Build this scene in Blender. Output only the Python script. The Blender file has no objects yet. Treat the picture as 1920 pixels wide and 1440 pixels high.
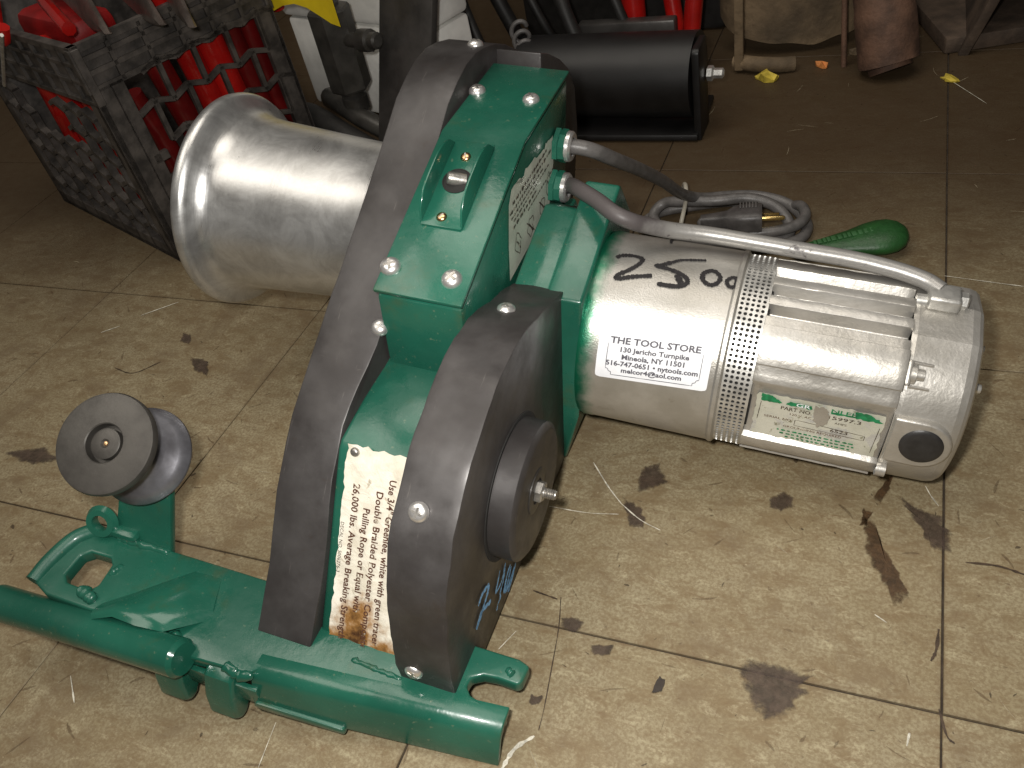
import bpy, bmesh, math, random
from mathutils import Vector, Matrix, noise
random.seed(7)
S = bpy.context.scene
COL = S.collection

# ------------------------------------------------------------------ camera
YAW, PITCH, ROLL, FPX = -0.5184, 0.7215, 0.2461, 1585.54
CAMP = Vector((-0.0678, -0.2756, 0.5093))
fwd = Vector((math.sin(YAW)*math.cos(PITCH), math.cos(YAW)*math.cos(PITCH), -math.sin(PITCH)))
r0 = Vector((math.cos(YAW), -math.sin(YAW), 0)); d0 = fwd.cross(r0)
cr = math.cos(ROLL)*r0 + math.sin(ROLL)*d0
cd = -math.sin(ROLL)*r0 + math.cos(ROLL)*d0
cam = bpy.data.cameras.new('camera'); camo = bpy.data.objects.new('camera', cam); COL.objects.link(camo)
camo.matrix_world = Matrix(((cr.x, -cd.x, -fwd.x, CAMP.x), (cr.y, -cd.y, -fwd.y, CAMP.y), (cr.z, -cd.z, -fwd.z, CAMP.z), (0, 0, 0, 1)))
cam.sensor_fit = 'HORIZONTAL'; cam.sensor_width = 36.0; cam.lens = FPX/1920*36
cam.clip_start = 0.01; cam.clip_end = 50
S.camera = camo
# ------------------------------------------------------------------ world, lamps, exposure
W = bpy.data.worlds.new('World'); S.world = W; W.use_nodes = True
bg = W.node_tree.nodes['Background']; bg.inputs[0].default_value = (0.60, 0.56, 0.50, 1); bg.inputs[1].default_value = 0.11

def lamp(name, kind, loc, target, energy, color, size, size_y=None):
    l = bpy.data.lights.new(name, kind); o = bpy.data.objects.new(name, l); COL.objects.link(o)
    o.location = loc
    o.rotation_euler = (Vector(target) - Vector(loc)).to_track_quat('-Z', 'Y').to_euler()
    l.energy = energy; l.color = color
    if kind == 'AREA':
        if size_y: l.shape = 'RECTANGLE'; l.size = size; l.size_y = size_y
        else: l.shape = 'DISK'; l.size = size
    return o
# the camera's own flash, just up and left of the lens, and the workshop's ceiling tubes
lamp('flash', 'AREA', CAMP - cr*0.035 - cd*0.03, CAMP + fwd*0.62 - cr*0.01, 3.7, (1.0, 0.97, 0.92), 0.030)
lamp('ceiling_tube', 'AREA', (-0.25, 0.45, 2.3), (-0.3, 0.3, 0), 12.0, (1.0, 0.93, 0.83), 1.5, 0.9)
lamp('ceiling_tube', 'AREA', (-1.2, -0.5, 2.3), (-0.6, 0.1, 0), 12.0, (1.0, 0.93, 0.83), 1.5, 0.9)
S.view_settings.view_transform = 'Standard'; S.view_settings.look = 'None'
S.view_settings.exposure = 0.22; S.view_settings.gamma = 1.0
S.render.engine = 'CYCLES'
S.render.resolution_x = 1024; S.render.resolution_y = 768

# ------------------------------------------------------------------ material helpers
class N:
    def __init__(s, name):
        s.m = bpy.data.materials.new(name); s.m.use_nodes = True
        s.t = s.m.node_tree; s.b = s.t.nodes['Principled BSDF']; s.out = s.t.nodes['Material Output']
        s.tc = None
    def node(s, k, **kw):
        n = s.t.nodes.new(k)
        for a, v in kw.items(): setattr(n, a, v)
        return n
    def link(s, a, b): s.t.links.new(a, b)
    def setin(s, sock, v):
        if isinstance(v, bpy.types.NodeSocket): s.link(v, sock)
        elif isinstance(v, (tuple, list)) and len(v) == 3 and len(getattr(sock, 'default_value', (0,))) == 4: sock.default_value = (*v, 1)
        else: sock.default_value = v
    def obj(s, scale=(1, 1, 1), rot=(0, 0, 0), world=False):
        if world: src = s.node('ShaderNodeNewGeometry').outputs['Position']
        else:
            if not s.tc: s.tc = s.node('ShaderNodeTexCoord')
            src = s.tc.outputs['Object']
        mp = s.node('ShaderNodeMapping'); mp.inputs['Scale'].default_value = scale; mp.inputs['Rotation'].default_value = rot
        s.link(src, mp.inputs['Vector']); return mp.outputs[0]
    def noise(s, sc, det=4, rough=.55, vec=None, dist=0.0):
        n = s.node('ShaderNodeTexNoise'); n.inputs['Scale'].default_value = sc; n.inputs['Detail'].default_value = det
        n.inputs['Roughness'].default_value = rough; n.inputs['Distortion'].default_value = dist
        s.link(vec if vec is not None else s.obj(), n.inputs['Vector']); return n.outputs['Fac']
    def ramp(s, v, a, b, ca=(0, 0, 0), cb=(1, 1, 1)):
        n = s.node('ShaderNodeMapRange'); n.interpolation_type = 'SMOOTHSTEP'
        s.setin(n.inputs['Value'], v); n.inputs['From Min'].default_value = a; n.inputs['From Max'].default_value = b
        return n.outputs['Result']
    def mix(s, f, a, b):
        n = s.node('ShaderNodeMix', data_type='RGBA'); s.setin(n.inputs[0], f); s.setin(n.inputs[6], a); s.setin(n.inputs[7], b)
        return n.outputs[2]
    def math(s, op, a, b=0.0):
        n = s.node('ShaderNodeMath', operation=op); s.setin(n.inputs[0], a); s.setin(n.inputs[1], b); return n.outputs[0]
    def sep(s, v):
        n = s.node('ShaderNodeSeparateXYZ'); s.link(v, n.inputs[0]); return n.outputs
    def bump(s, h, strength=.3, dist=.001, prev=None):
        n = s.node('ShaderNodeBump'); n.inputs['Strength'].default_value = strength; n.inputs['Distance'].default_value = dist
        s.link(h, n.inputs['Height'])
        if prev is not None: s.link(prev, n.inputs['Normal'])
        s.link(n.outputs[0], s.b.inputs['Normal']); return n.outputs[0]
    def set(s, col=None, rough=None, metal=None, spec=None, coat=None):
        if col is not None: s.setin(s.b.inputs['Base Color'], col)
        if rough is not None: s.setin(s.b.inputs['Roughness'], rough)
        if metal is not None: s.setin(s.b.inputs['Metallic'], metal)
        if spec is not None: s.b.inputs['Specular IOR Level'].default_value = spec
        if coat is not None: s.b.inputs['Coat Weight'].default_value = coat; s.b.inputs['Coat Roughness'].default_value = .12
        return s

def simple(name, col, rough=.5, metal=0.0, var=.25, sc=60, bump=.15, bd=.0006, spec=.5):
    k = N(name); f = k.noise(sc)
    dark = tuple(c*(1-var) for c in col); lite = tuple(min(1, c*(1+var)) for c in col)
    k.set(k.mix(k.ramp(f, .3, .7), dark, lite), rough, metal, spec)
    if bump: k.bump(k.noise(sc*6, 3), bump, bd)
    return k.m

M = {}
# glossy brushed-on green paint
k = N('green_paint'); big = k.noise(9, 4); mid = k.noise(45, 4)
c = k.mix(k.ramp(big, .35, .68), (.009, .074, .048), (.017, .116, .076))
c = k.mix(k.math('MULTIPLY', k.ramp(k.noise(22, 6, .65), .56, .74), .45), c, (.060, .075, .032))
c = k.mix(k.math('MULTIPLY', k.ramp(k.noise(420, 2), .72, .78), .5), c, (.12, .22, .14))
c = k.mix(k.math('MULTIPLY', k.ramp(k.noise(260, 3, .5), .67, .74), .55), c, (.13, .17, .11))
c = k.mix(k.math('MULTIPLY', k.ramp(k.noise(1, 5, .6, k.obj((60, 420, 300), (.3, .2, .6))), .70, .76), .45), c, (.09, .22, .15))
c = k.mix(k.ramp(k.noise(70, 7, .75, dist=.8), .755, .775), c, (.060, .050, .040))
k.set(c, k.mix(k.ramp(k.noise(14, 6, .7), .35, .65), (.15,)*3, (.42,)*3), 0, .5, .30)
b1 = k.bump(k.noise(90, 3), .25, .0012); k.bump(k.noise(600, 2), .08, .0004, b1); M['green'] = k.m
# dark blued steel covers
k = N('dark_steel'); big = k.noise(14, 5, .6); fine = k.noise(170, 4)
c = k.mix(k.ramp(big, .3, .7), (.036, .032, .031), (.076, .071, .070))
c = k.mix(k.math('MULTIPLY', k.ramp(k.noise(38, 6, .7, dist=.6), .60, .74), .35), c, (.045, .028, .019))
c = k.mix(k.math('MULTIPLY', k.ramp(k.noise(1, 6, .65, k.obj((420, 40, 40), (.2, .5, .1))), .63, .74), .40), c, (.17, .155, .145))
c = k.mix(k.math('MULTIPLY', k.ramp(k.noise(1, 6, .65, k.obj((45, 300, 300), (.5, .1, .3))), .66, .75), .35), c, (.16, .145, .135))
c = k.mix(k.math('MULTIPLY', k.ramp(k.noise(8, 6, .7, dist=.5), .50, .72), .50), c, (.036, .029, .025))
k.set(c, k.mix(k.ramp(k.noise(24, 6, .7), .3, .7), (.32,)*3, (.56,)*3), .30, .5)
b1 = k.bump(k.noise(16, 3), .35, .006); k.bump(fine, .10, .0005, b1); M['steel_dark'] = k.m
# plain polished/turned aluminium: fine rings round the axis (local X)
k = N('turned_aluminium'); rings = k.noise(1, 5, .7, k.obj((1400, 3, 3))); blot = k.noise(30, 8, .75, dist=.6)
c = k.mix(k.ramp(blot, .32, .7), (.50, .495, .485), (.72, .72, .71))
k.set(c, k.math('ADD', k.math('MULTIPLY', rings, .16), k.math('ADD', k.math('MULTIPLY', blot, .30), .10)), .84)
b1 = k.bump(rings, .16, .0005); k.bump(k.noise(60, 5, .7, k.obj((1, 1, 1)), 1.0), .08, .0006, b1); M['alu'] = k.m
# silver painted castings, with green overspray near the gearbox end
def silver(name, overspray, gran, metal=.72, rough=.40):
    k = N(name); big = k.noise(24, 5, .6)
    c = k.mix(k.ramp(big, .3, .72), (.45, .43, .39), (.62, .60, .565))
    c = k.mix(k.math('MULTIPLY', k.ramp(k.noise(55, 6, .7), .60, .75), .45), c, (.27, .235, .18))
    if overspray:
        x = k.sep(k.obj())[0]
        e = k.math('ADD', x, k.math('MULTIPLY', k.noise(40, 5, .65), .022))
        c = k.mix(k.ramp(e, .0395, .0255), c, (.012, .19, .10))
    k.set(c, k.mix(big, (rough-.06,)*3, (rough+.08,)*3), metal)
    b1 = k.bump(k.noise(gran, 3), .35, .0006); k.bump(k.noise(60, 4), .15, .001, b1); return k.m
M['silver'] = silver('silver_paint', True, 900); M['cast'] = silver('cast_silver', False, 330)
M['chrome'] = simple('bright_screw', (.86, .84, .82), .30, .85, .12, 300, .08, .0003)
M['brass'] = simple('brass_screw', (.72, .47, .25), .25, 1.0, .15, 300, .08, .0003)
M['zinc'] = simple('galvanised_steel', (.60, .59, .56), .40, .75, .2, 120, .2, .0005)
M['rivet'] = simple('dull_rivet', (.42, .40, .37), .36, .8, .3, 200, .2)
M['black_hole'] = simple('black_void', (.012, .011, .010), .8)
M['bakelite'] = simple('black_plastic', (.020, .019, .019), .42, 0, .3, 90, .2)
M['plug'] = simple('grey_plug', (.060, .055, .053), .42, 0, .3, 90, .2)
M['cable'] = simple('grey_cable', (.105, .098, .094), .42, 0, .22, 90, .25, .0008)
k = N('cable_overpainted'); x = k.sep(k.obj())[0]; e = k.ramp(k.math('ADD', x, k.math('MULTIPLY', k.noise(60, 4), .03)), .058, .076)
e = k.math('MULTIPLY', e, k.ramp(k.noise(75, 4, .65), .70, .60))
k.set(k.mix(e, (.085, .074, .074), (.33, .32, .305)), k.mix(e, (.50,)*3, (.36,)*3), k.math('MULTIPLY', e, .45)); k.bump(k.noise(110, 4), .3, .001); M['cable_shiny'] = k.m
M['ink'] = simple('marker_ink', (.012, .010, .011), .75, 0, .5, 600, 0)
M['print_grey'] = simple('print_grey', (.085, .083, .10), .6, 0, .1, 400, 0)
def print_ink(name, col, worn):
    k = N(name); k.set(k.mix(k.ramp(k.noise(150, 6, .75), worn, worn+.10), col, (.52, .46, .36)), .5); return k.m
M['print_brown'] = print_ink('print_brown', (.085, .034, .020), .56); M['print_dark'] = print_ink('print_dark', (.06, .045, .035), .54)
M['print_green'] = simple('print_green', (.012, .17, .065), .5, 0, .3, 250, 0)
M['chalk'] = simple('blue_chalk', (.20, .44, .80), .8, 0, .35, 700, .3, .0004)
M['sticker'] = simple('white_sticker', (.80, .81, .84), .42, 0, .04, 80, .1, .0003)
k = N('grey_sheave'); f = k.noise(30, 5, .6)
k.set(k.mix(k.ramp(f, .3, .7), (.042, .038, .034), (.082, .076, .068)), .42, .35); k.bump(k.noise(240, 4), .2, .0006); M['sheave'] = k.m
k = N('worn_groove'); f = k.noise(25, 5, .6)
k.set(k.mix(k.ramp(f, .3, .72), (.12, .115, .125), (.30, .30, .33)), .36, .7); k.bump(k.noise(200, 4), .15, .0005); M['groove'] = k.m
# peeling cream decal with a burnt brown patch at its foot
k = N('decal_paper'); o = k.obj(); s3 = k.sep(o)
c = k.mix(k.ramp(k.noise(45, 5, .65), .3, .7), (.64, .59, .48), (.84, .80, .70))
c = k.mix(k.math('MULTIPLY', k.ramp(k.noise(85, 6, .7, dist=1.2), .60, .68), .7), c, (.30, .24, .15))
hh = k.math('ADD', s3[1], k.math('MULTIPLY', k.noise(70, 5, .65), .040))   # height up the sloping face
ax = k.math('ABSOLUTE', k.math('ADD', s3[0], .074)); hh = k.math('ADD', hh, k.math('MULTIPLY', ax, .55))
c = k.mix(k.ramp(hh, -.019, -.034), c, (.30, .15, .045))
c = k.mix(k.ramp(hh, -.030, -.042), c, (.045, .020, .010))
k.set(c, .24, 0); b1 = k.bump(k.noise(60, 4, .6, dist=.8), .5, .003); k.bump(k.noise(300, 3), .2, .0008, b1); M['decal'] = k.m
k = N('nameplate_foil'); f = k.noise(70, 6, .7, dist=.8)
c = k.mix(k.ramp(k.noise(40, 4), .3, .7), (.50, .50, .41), (.64, .63, .54))
c = k.mix(k.ramp(f, .55, .60), c, (.52, .51, .47)); c = k.mix(k.math('MULTIPLY', k.ramp(k.noise(130, 5, .7), .60, .66), .8), c, (.20, .19, .11))
k.set(c, .38, .25); k.bump(f, .35, .0012); M['plate'] = k.m
M['label_side'] = simple('label_paper', (.50, .52, .44), .4, 0, .12, 60, .2, .0006)
# floor tiles: worn tan composition tile, flecked and scuffed (world space so no two repeat)
k = N('floor_tile'); wv = k.obj(world=True)
def wn(sc, det=5, rough=.6, scale=(1, 1, 1), rot=0.0, dist=0.0): return k.noise(sc, det, rough, k.obj(scale, (0, 0, rot), world=True), dist)
c = k.mix(k.ramp(wn(11, 8, .72), .28, .72), (.240, .194, .112), (.318, .274, .176))
c = k.mix(k.math('MULTIPLY', k.ramp(wn(34, 8, .78, (1, 1.8, 1), .25, .5), .43, .63), .78), c, (.178, .124, .064))
c = k.mix(k.math('MULTIPLY', k.ramp(wn(40, 8, .78, (1, 2.2, 1), -.3, .6), .51, .66), .68), c, (.405, .355, .230))
c = k.mix(k.math('MULTIPLY', k.ramp(wn(62, 7, .74, (1, 2.6, 1), .9, .8), .56, .68), .62), c, (.15, .090, .045))
c = k.mix(k.math('MULTIPLY', k.ramp(wn(44, 8, .78, (2.6, 1, 1), .5, .8), .58, .70), .62), c, (.13, .078, .040))
c = k.mix(k.math('MULTIPLY', k.ramp(wn(17, 8, .75, (1, 1, 1), 0, .4), .48, .70), .62), c, (.150, .106, .064))
c = k.mix(k.math('MULTIPLY', k.ramp(wn(120, 5, .7, (1, 1.8, 1), 1.3, .6), .61, .71), .66), c, (.075, .043, .024))
c = k.mix(k.math('MULTIPLY', k.ramp(wn(430, 3, .6), .38, .62), .60), c, (.17, .122, .066))
c = k.mix(k.math('MULTIPLY', k.ramp(wn(240, 4, .6, (1, 1.5, 1), 1), .66, .75), .50), c, (.48, .41, .27))
gx = k.sep(k.obj((.3048**-1,)*3, world=True))
fx = k.math('PINGPONG', gx[0], .5); fy = k.math('PINGPONG', gx[1], .5); ed = k.math('MINIMUM', fx, fy)
dirt = k.math('MULTIPLY', k.ramp(k.math('ADD', ed, k.math('MULTIPLY', wn(22, 5, .7), .045)), .034, .018), .50)
c = k.mix(dirt, c, (.13, .090, .052))
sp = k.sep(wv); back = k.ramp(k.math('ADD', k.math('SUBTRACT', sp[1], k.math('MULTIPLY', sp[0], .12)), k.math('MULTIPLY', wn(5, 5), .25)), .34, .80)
c = k.mix(k.math('MULTIPLY', back, .90), c, (.046, .027, .013))  # brown grime tone that also paints the flash's falloff onto the far tiles
k.set(c, k.mix(wn(20, 4), (.42,)*3, (.68,)*3), 0, .32)
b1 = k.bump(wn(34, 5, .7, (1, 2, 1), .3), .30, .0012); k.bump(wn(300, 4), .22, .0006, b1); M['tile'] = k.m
M['dirt'] = simple('seam_dirt', (.040, .028, .018), .9, 0, .4, 60, .4, .002)
def stain(name, col, thr, core=True, amax=.90):
    k = N(name); f = k.noise(170, 7, .75); k.set(k.mix(k.ramp(k.noise(110, 8, .8), .35, .65), tuple(x*.45 for x in col), tuple(x*1.15 for x in col)), .5); k.bump(k.noise(300, 5, .7), .3, .0006)
    at = k.node('ShaderNodeAttribute', attribute_name='core').outputs['Fac']
    v = k.math('ADD', k.math('MULTIPLY', at, .55) if core else .42, k.math('MULTIPLY', f, .9))
    tr = k.node('ShaderNodeBsdfTransparent'); mx = k.node('ShaderNodeMixShader')
    k.link(k.math('MULTIPLY', k.ramp(v, thr+.08, thr+.44), amax), mx.inputs[0]); k.link(tr.outputs[0], mx.inputs[1]); k.link(k.b.outputs[0], mx.inputs[2])
    k.link(mx.outputs[0], k.out.inputs[0]); return k.m
M['stain'] = stain('dark_stain', (.085, .058, .044), .44, True, .70); M['stain_brown'] = stain('brown_stain', (.085, .045, .020), .42, True, .78)
M['stain_black'] = stain('black_stain', (.035, .026, .020), .26); M['scuff'] = stain('brown_scuff', (.125, .072, .036), .42, False, .30); M['scratch'] = stain('pale_scratch', (.60, .52, .36), .48, False, .5); M['speck'] = stain('dark_speck', (.060, .040, .025), .34, False, .5); M['drip'] = stain('white_drip', (.78, .74, .62), .40, False)
M['crack'] = stain('dark_crack', (.07, .045, .028), .38, False)
# background things
M['crate'] = simple('crate_plastic', (.050, .043, .038), .55, 0, .6, 40, .3, .001)
M['red'] = simple('red_enamel', (.34, .008, .006), .22, 0, .25, 20, .15)
M['red_dull'] = simple('red_rubber', (.26, .008, .008), .42, 0, .3, 20, .15)
M['red_shaded'] = simple('red_enamel_shaded', (.12, .005, .005), .28, 0, .3, 20, .15)  # shaded copy of the red enamel, for tools the flash barely reaches
M['jaw'] = simple('forged_steel', (.20, .165, .145), .34, .8, .35, 30, .3, .001)
M['white_box'] = simple('white_enamel', (.82, .81, .77), .42, 0, .12, 25, .1)
M['fitting'] = simple('black_fitting', (.050, .047, .042), .38, .35, .3, 50, .2)
M['yellow'] = simple('yellow_card', (.75, .56, .015), .5, 0, .06, 50, .1)
M['bar'] = simple('mill_scale_plate', (.075, .070, .066), .38, .55, .35, 24, .25, .001)
M['black_gloss'] = simple('black_enamel', (.006, .0055, .0055), .46, 0, .4, 30, .1)
M['rubber'] = simple('black_rubber', (.014, .013, .012), .55, 0, .4, 50, .2)
M['canvas'] = simple('dirty_canvas', (.15, .105, .06), .8, 0, .45, 18, .5, .003)
M['rust'] = simple('rusty_iron', (.11, .058, .036), .75, 0, .4, 35, .5, .002)
M['wood'] = simple('grimy_board', (.080, .055, .038), .75, 0, .4, 30, .4, .002)
M['leaf'] = simple('yellow_scrap', (.55, .42, .05), .7, 0, .3, 80, .3)
M['orange'] = simple('orange_chip', (.62, .23, .06), .7, 0, .3, 80, .3)
M['tie'] = simple('cable_tie', (.36, .33, .27), .4, 0, .1)
M['gold'] = simple('brass_prong', (.85, .62, .25), .22, 1.0, .1)
M['grip'] = simple('green_grip', (.014, .070, .016), .45, 0, .25, 60, .3, .001)
M['grip_lit'] = simple('green_grip_lit', (.035, .11, .038), .5, 0, .2)  # lit copy of the grip green: light on raised marks put into colour
M['wall'] = simple('dark_wall', (.018, .015, .013), .8, 0, .4, 8, .3, .004)

# ------------------------------------------------------------------ mesh helpers
def link(name, me, mat=None, parent=None, angle=32):
    o = bpy.data.objects.new(name, me); COL.objects.link(o)
    if mat is not None and not me.materials: me.materials.append(mat)
    if parent is not None: o.parent = parent
    if angle and len(me.polygons):
        me.polygons.foreach_set('use_smooth', [True]*len(me.polygons)); me.set_sharp_from_angle(angle=math.radians(angle))
    return o
def done(bm, name, mat, parent=None, bevel=0.0, seg=2, angle=32, bang=40):
    bmesh.ops.remove_doubles(bm, verts=bm.verts, dist=1e-6)
    bmesh.ops.recalc_face_normals(bm, faces=bm.faces)
    if bevel:
        es = [e for e in bm.edges if len(e.link_faces) == 2 and e.calc_face_angle(0) > math.radians(bang)]
        bmesh.ops.bevel(bm, geom=es, offset=bevel, offset_type='OFFSET', segments=seg, profile=.5, affect='EDGES', clamp_overlap=True)
    me = bpy.data.meshes.new(name); bm.to_mesh(me); bm.free()
    return link(name, me, mat, parent, angle)
def add_prism(bm, prof, a0, a1, f=lambda a, u, n: (a, u, n)):
    A = [bm.verts.new(f(a0, u, n)) for u, n in prof]; B = [bm.verts.new(f(a1, u, n)) for u, n in prof]
    bm.faces.new(A); bm.faces.new(B[::-1])
    for i in range(len(prof)):
        j = (i+1) % len(prof); bm.faces.new((A[i], B[i], B[j], A[j]))
def prism(name, prof, a0, a1, mat, parent=None, bevel=0.0015, seg=2, f=lambda a, u, n: (a, u, n), **kw):
    bm = bmesh.new(); add_prism(bm, prof, a0, a1, f); return done(bm, name, mat, parent, bevel, seg, **kw)
def add_box(bm, lo, hi, mtx=None):
    vs = [Vector((x, y, z)) for x in (lo[0], hi[0]) for y in (lo[1], hi[1]) for z in (lo[2], hi[2])]
    if mtx is not None: vs = [mtx @ v for v in vs]
    b = [bm.verts.new(v) for v in vs]
    for q in ((0, 1, 3, 2), (4, 6, 7, 5), (0, 4, 5, 1), (2, 3, 7, 6), (0, 2, 6, 4), (1, 5, 7, 3)): bm.faces.new([b[i] for i in q])
def box(name, lo, hi, mat, parent=None, bevel=.001, mtx=None, seg=2):
    bm = bmesh.new(); add_box(bm, lo, hi, mtx); return done(bm, name, mat, parent, bevel, seg)
def frame_z(origin, z, xhint=(1, 0, 0)):
    z = Vector(z).normalized(); x = Vector(xhint); x = (x - z*x.dot(z))
    if x.length < 1e-4: x = Vector((0, 1, 0)) - z*z.y
    x.normalize(); y = z.cross(x)
    return Matrix(((x.x, y.x, z.x, origin[0]), (x.y, y.y, z.y, origin[1]), (x.z, y.z, z.z, origin[2]), (0, 0, 0, 1)))
def add_lathe(bm, prof, mtx, seg=32):
    """prof: (radius, height) along local z of mtx; radius 0 closes"""
    rings = []
    for r, h in prof:
        if r < 1e-7: rings.append([bm.verts.new(mtx @ Vector((0, 0, h)))])
        else: rings.append([bm.verts.new(mtx @ Vector((r*math.cos(2*math.pi*i/seg), r*math.sin(2*math.pi*i/seg), h))) for i in range(seg)])
    for A, B in zip(rings, rings[1:]):
        if len(A) == 1 and len(B) == 1: continue
        for i in range(seg):
            j = (i+1) % seg
            if len(A) == 1: bm.faces.new((A[0], B[i], B[j]))
            elif len(B) == 1: bm.faces.new((A[i], A[j], B[0]))
            else: bm.faces.new((A[i], A[j], B[j], B[i]))
def lathe(name, prof, mtx, mat, parent=None, seg=32, angle=32):
    bm = bmesh.new(); add_lathe(bm, prof, mtx, seg); return done(bm, name, mat, parent, 0, angle=angle)
def spline(pts, n=8):
    P = [Vector(p) for p in pts]; P = [P[0]*2-P[1]] + P + [P[-1]*2-P[-2]]; out = []
    for i in range(1, len(P)-2):
        a, b, c, d = P[i-1:i+3]
        for k in range(n):
            t = k/n; out.append(.5*((2*b)+(c-a)*t+(2*a-5*b+4*c-d)*t*t+(3*b-a-3*c+d)*t**3))
    out.append(P[-2]); return out
def add_tube(bm, pts, r, seg=12, n=8, smooth=True):
    Q = spline(pts, n) if smooth and len(pts) > 2 else [Vector(p) for p in pts]
    up = None; rings = []
    for i, q in enumerate(Q):
        t = (Q[min(i+1, len(Q)-1)]-Q[max(i-1, 0)]).normalized()
        if up is None: up = t.orthogonal().normalized()
        up = (up - t*up.dot(t)).normalized(); s = t.cross(up)
        rr = r[min(len(r)-1, int(i/len(Q)*len(r)))] if isinstance(r, (list, tuple)) else r
        rings.append([bm.verts.new(q + rr*(math.cos(2*math.pi*k/seg)*up + math.sin(2*math.pi*k/seg)*s)) for k in range(seg)])
    for A, B in zip(rings, rings[1:]):
        for i in range(seg):
            j = (i+1) % seg; bm.faces.new((A[i], A[j], B[j], B[i]))
    bm.faces.new(rings[0][::-1]); bm.faces.new(rings[-1])
def tube(name, pts, r, mat, parent=None, seg=12, n=8, smooth=True):
    bm = bmesh.new(); add_tube(bm, pts, r, seg, n, smooth); return done(bm, name, mat, parent, 0, angle=45)
def ribbon(name, pts, w, mat, parent, f, n=6, jitter=.25):
    """flat stroke: pts in 2-D, f maps (x, y) to 3-D"""
    Q = spline([(x, y, 0) for x, y in pts], n) if len(pts) > 2 else [Vector((*p, 0)) for p in pts]
    if len(pts) == 2: Q = [Q[0].lerp(Q[1], i/6) for i in range(7)]
    bm = bmesh.new(); prev = None
    for i, q in enumerate(Q):
        t = (Q[min(i+1, len(Q)-1)]-Q[max(i-1, 0)]).normalized(); nrm = Vector((-t.y, t.x, 0))
        ww = (w if not callable(w) else w(i/(len(Q)-1)))*(1+random.uniform(-jitter, jitter))*.5
        if i in (0, len(Q)-1): ww *= .55
        cur = [bm.verts.new(f(*(q+nrm*ww).xy)), bm.verts.new(f(*(q-nrm*ww).xy))]
        if prev: bm.faces.new((prev[0], cur[0], cur[1], prev[1]))
        prev = cur
    me = bpy.data.meshes.new(name); bm.to_mesh(me); bm.free(); return link(name, me, mat, parent, 0)
def text(name, body, mat, parent, f, w, h, bold=.02, center=False):
    """text fitted to a w x h box (cap height h), mapped through f(x, y)"""
    cu = bpy.data.curves.new('t', 'FONT'); cu.body = body; cu.offset = bold; cu.resolution_u = 2
    o = bpy.data.objects.new('t', cu); me = bpy.data.meshes.new_from_object(o)
    bpy.data.objects.remove(o); bpy.data.curves.remove(cu)
    xs = [v.co.x for v in me.vertices]
    x0, x1 = min(xs), max(xs); cap = .73
    for v in me.vertices:
        x = (v.co.x-x0)/(x1-x0)*w; y = v.co.y/cap*h
        v.co = f(x - (w/2 if center else 0), y)
    me.name = name; return link(name, me, mat, parent, 0)
def screw(name, pos, nrm, mat, parent, r=.0045, slot='phillips', h=.0022):
    m = frame_z(pos, nrm, (random.uniform(-1, 1), random.uniform(-1, 1), .3)); bm = bmesh.new()
    add_lathe(bm, [(r, -.0012), (r, .0002), (r*.93, h*.45), (r*.72, h*.8), (r*.42, h*.97), (0, h)], m, 20)
    o = done(bm, name, mat, parent)
    bm = bmesh.new(); s = r*.12
    add_box(bm, (-r*.55, -s, h*.72), (r*.55, s, h*1.03), m)
    if slot == 'phillips': add_box(bm, (-s, -r*.55, h*.72), (s, r*.55, h*1.04), m)
    me = bpy.data.meshes.new('slot'); bm.to_mesh(me); bm.free()
    o.data.materials.append(M['rivet']); bm = bmesh.new(); bm.from_mesh(o.data); bm.from_mesh(me)
    bm.faces.ensure_lookup_table()
    for fc in bm.faces[-(6 if slot != 'phillips' else 12):]: fc.material_index = 1
    bm.to_mesh(o.data); bm.free(); bpy.data.meshes.remove(me); return o
def tag(o, label=None, cat=None, group=None, kind=None):
    if label: o['label'] = label
    if cat: o['category'] = cat
    if group: o['group'] = group
    if kind: o['kind'] = kind
    return o
def empty(name, loc=(0, 0, 0), mtx=None):
    o = bpy.data.objects.new(name, None); COL.objects.link(o); o.empty_display_size = .02
    if mtx is not None: o.matrix_world = mtx
    else: o.location = loc
    return o

# ------------------------------------------------------------------ the setting: floor of 12 inch tiles
T = .3048; V = Vector
bm = bmesh.new(); add_box(bm, (-6, -1.5, -.05), (3.5, 6, -.0022))
floor = tag(done(bm, 'floor', M['dirt']), kind='structure')
bm = bmesh.new(); add_box(bm, (.0007, .0007, -.003), (T-.0007, T-.0007, 0))
bmesh.ops.bevel(bm, geom=[e for e in bm.edges if all(v.co.z > -.001 for v in e.verts)], offset=.0004, segments=1, affect='EDGES', profile=.5)
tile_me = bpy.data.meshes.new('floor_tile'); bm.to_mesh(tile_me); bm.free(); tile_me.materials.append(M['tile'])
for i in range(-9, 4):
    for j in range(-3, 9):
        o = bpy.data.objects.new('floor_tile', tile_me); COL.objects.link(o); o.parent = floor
        o.location = (i*T, j*T, random.uniform(-.0003, 0)); o.rotation_euler.z = random.uniform(-.0012, .0012)
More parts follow.
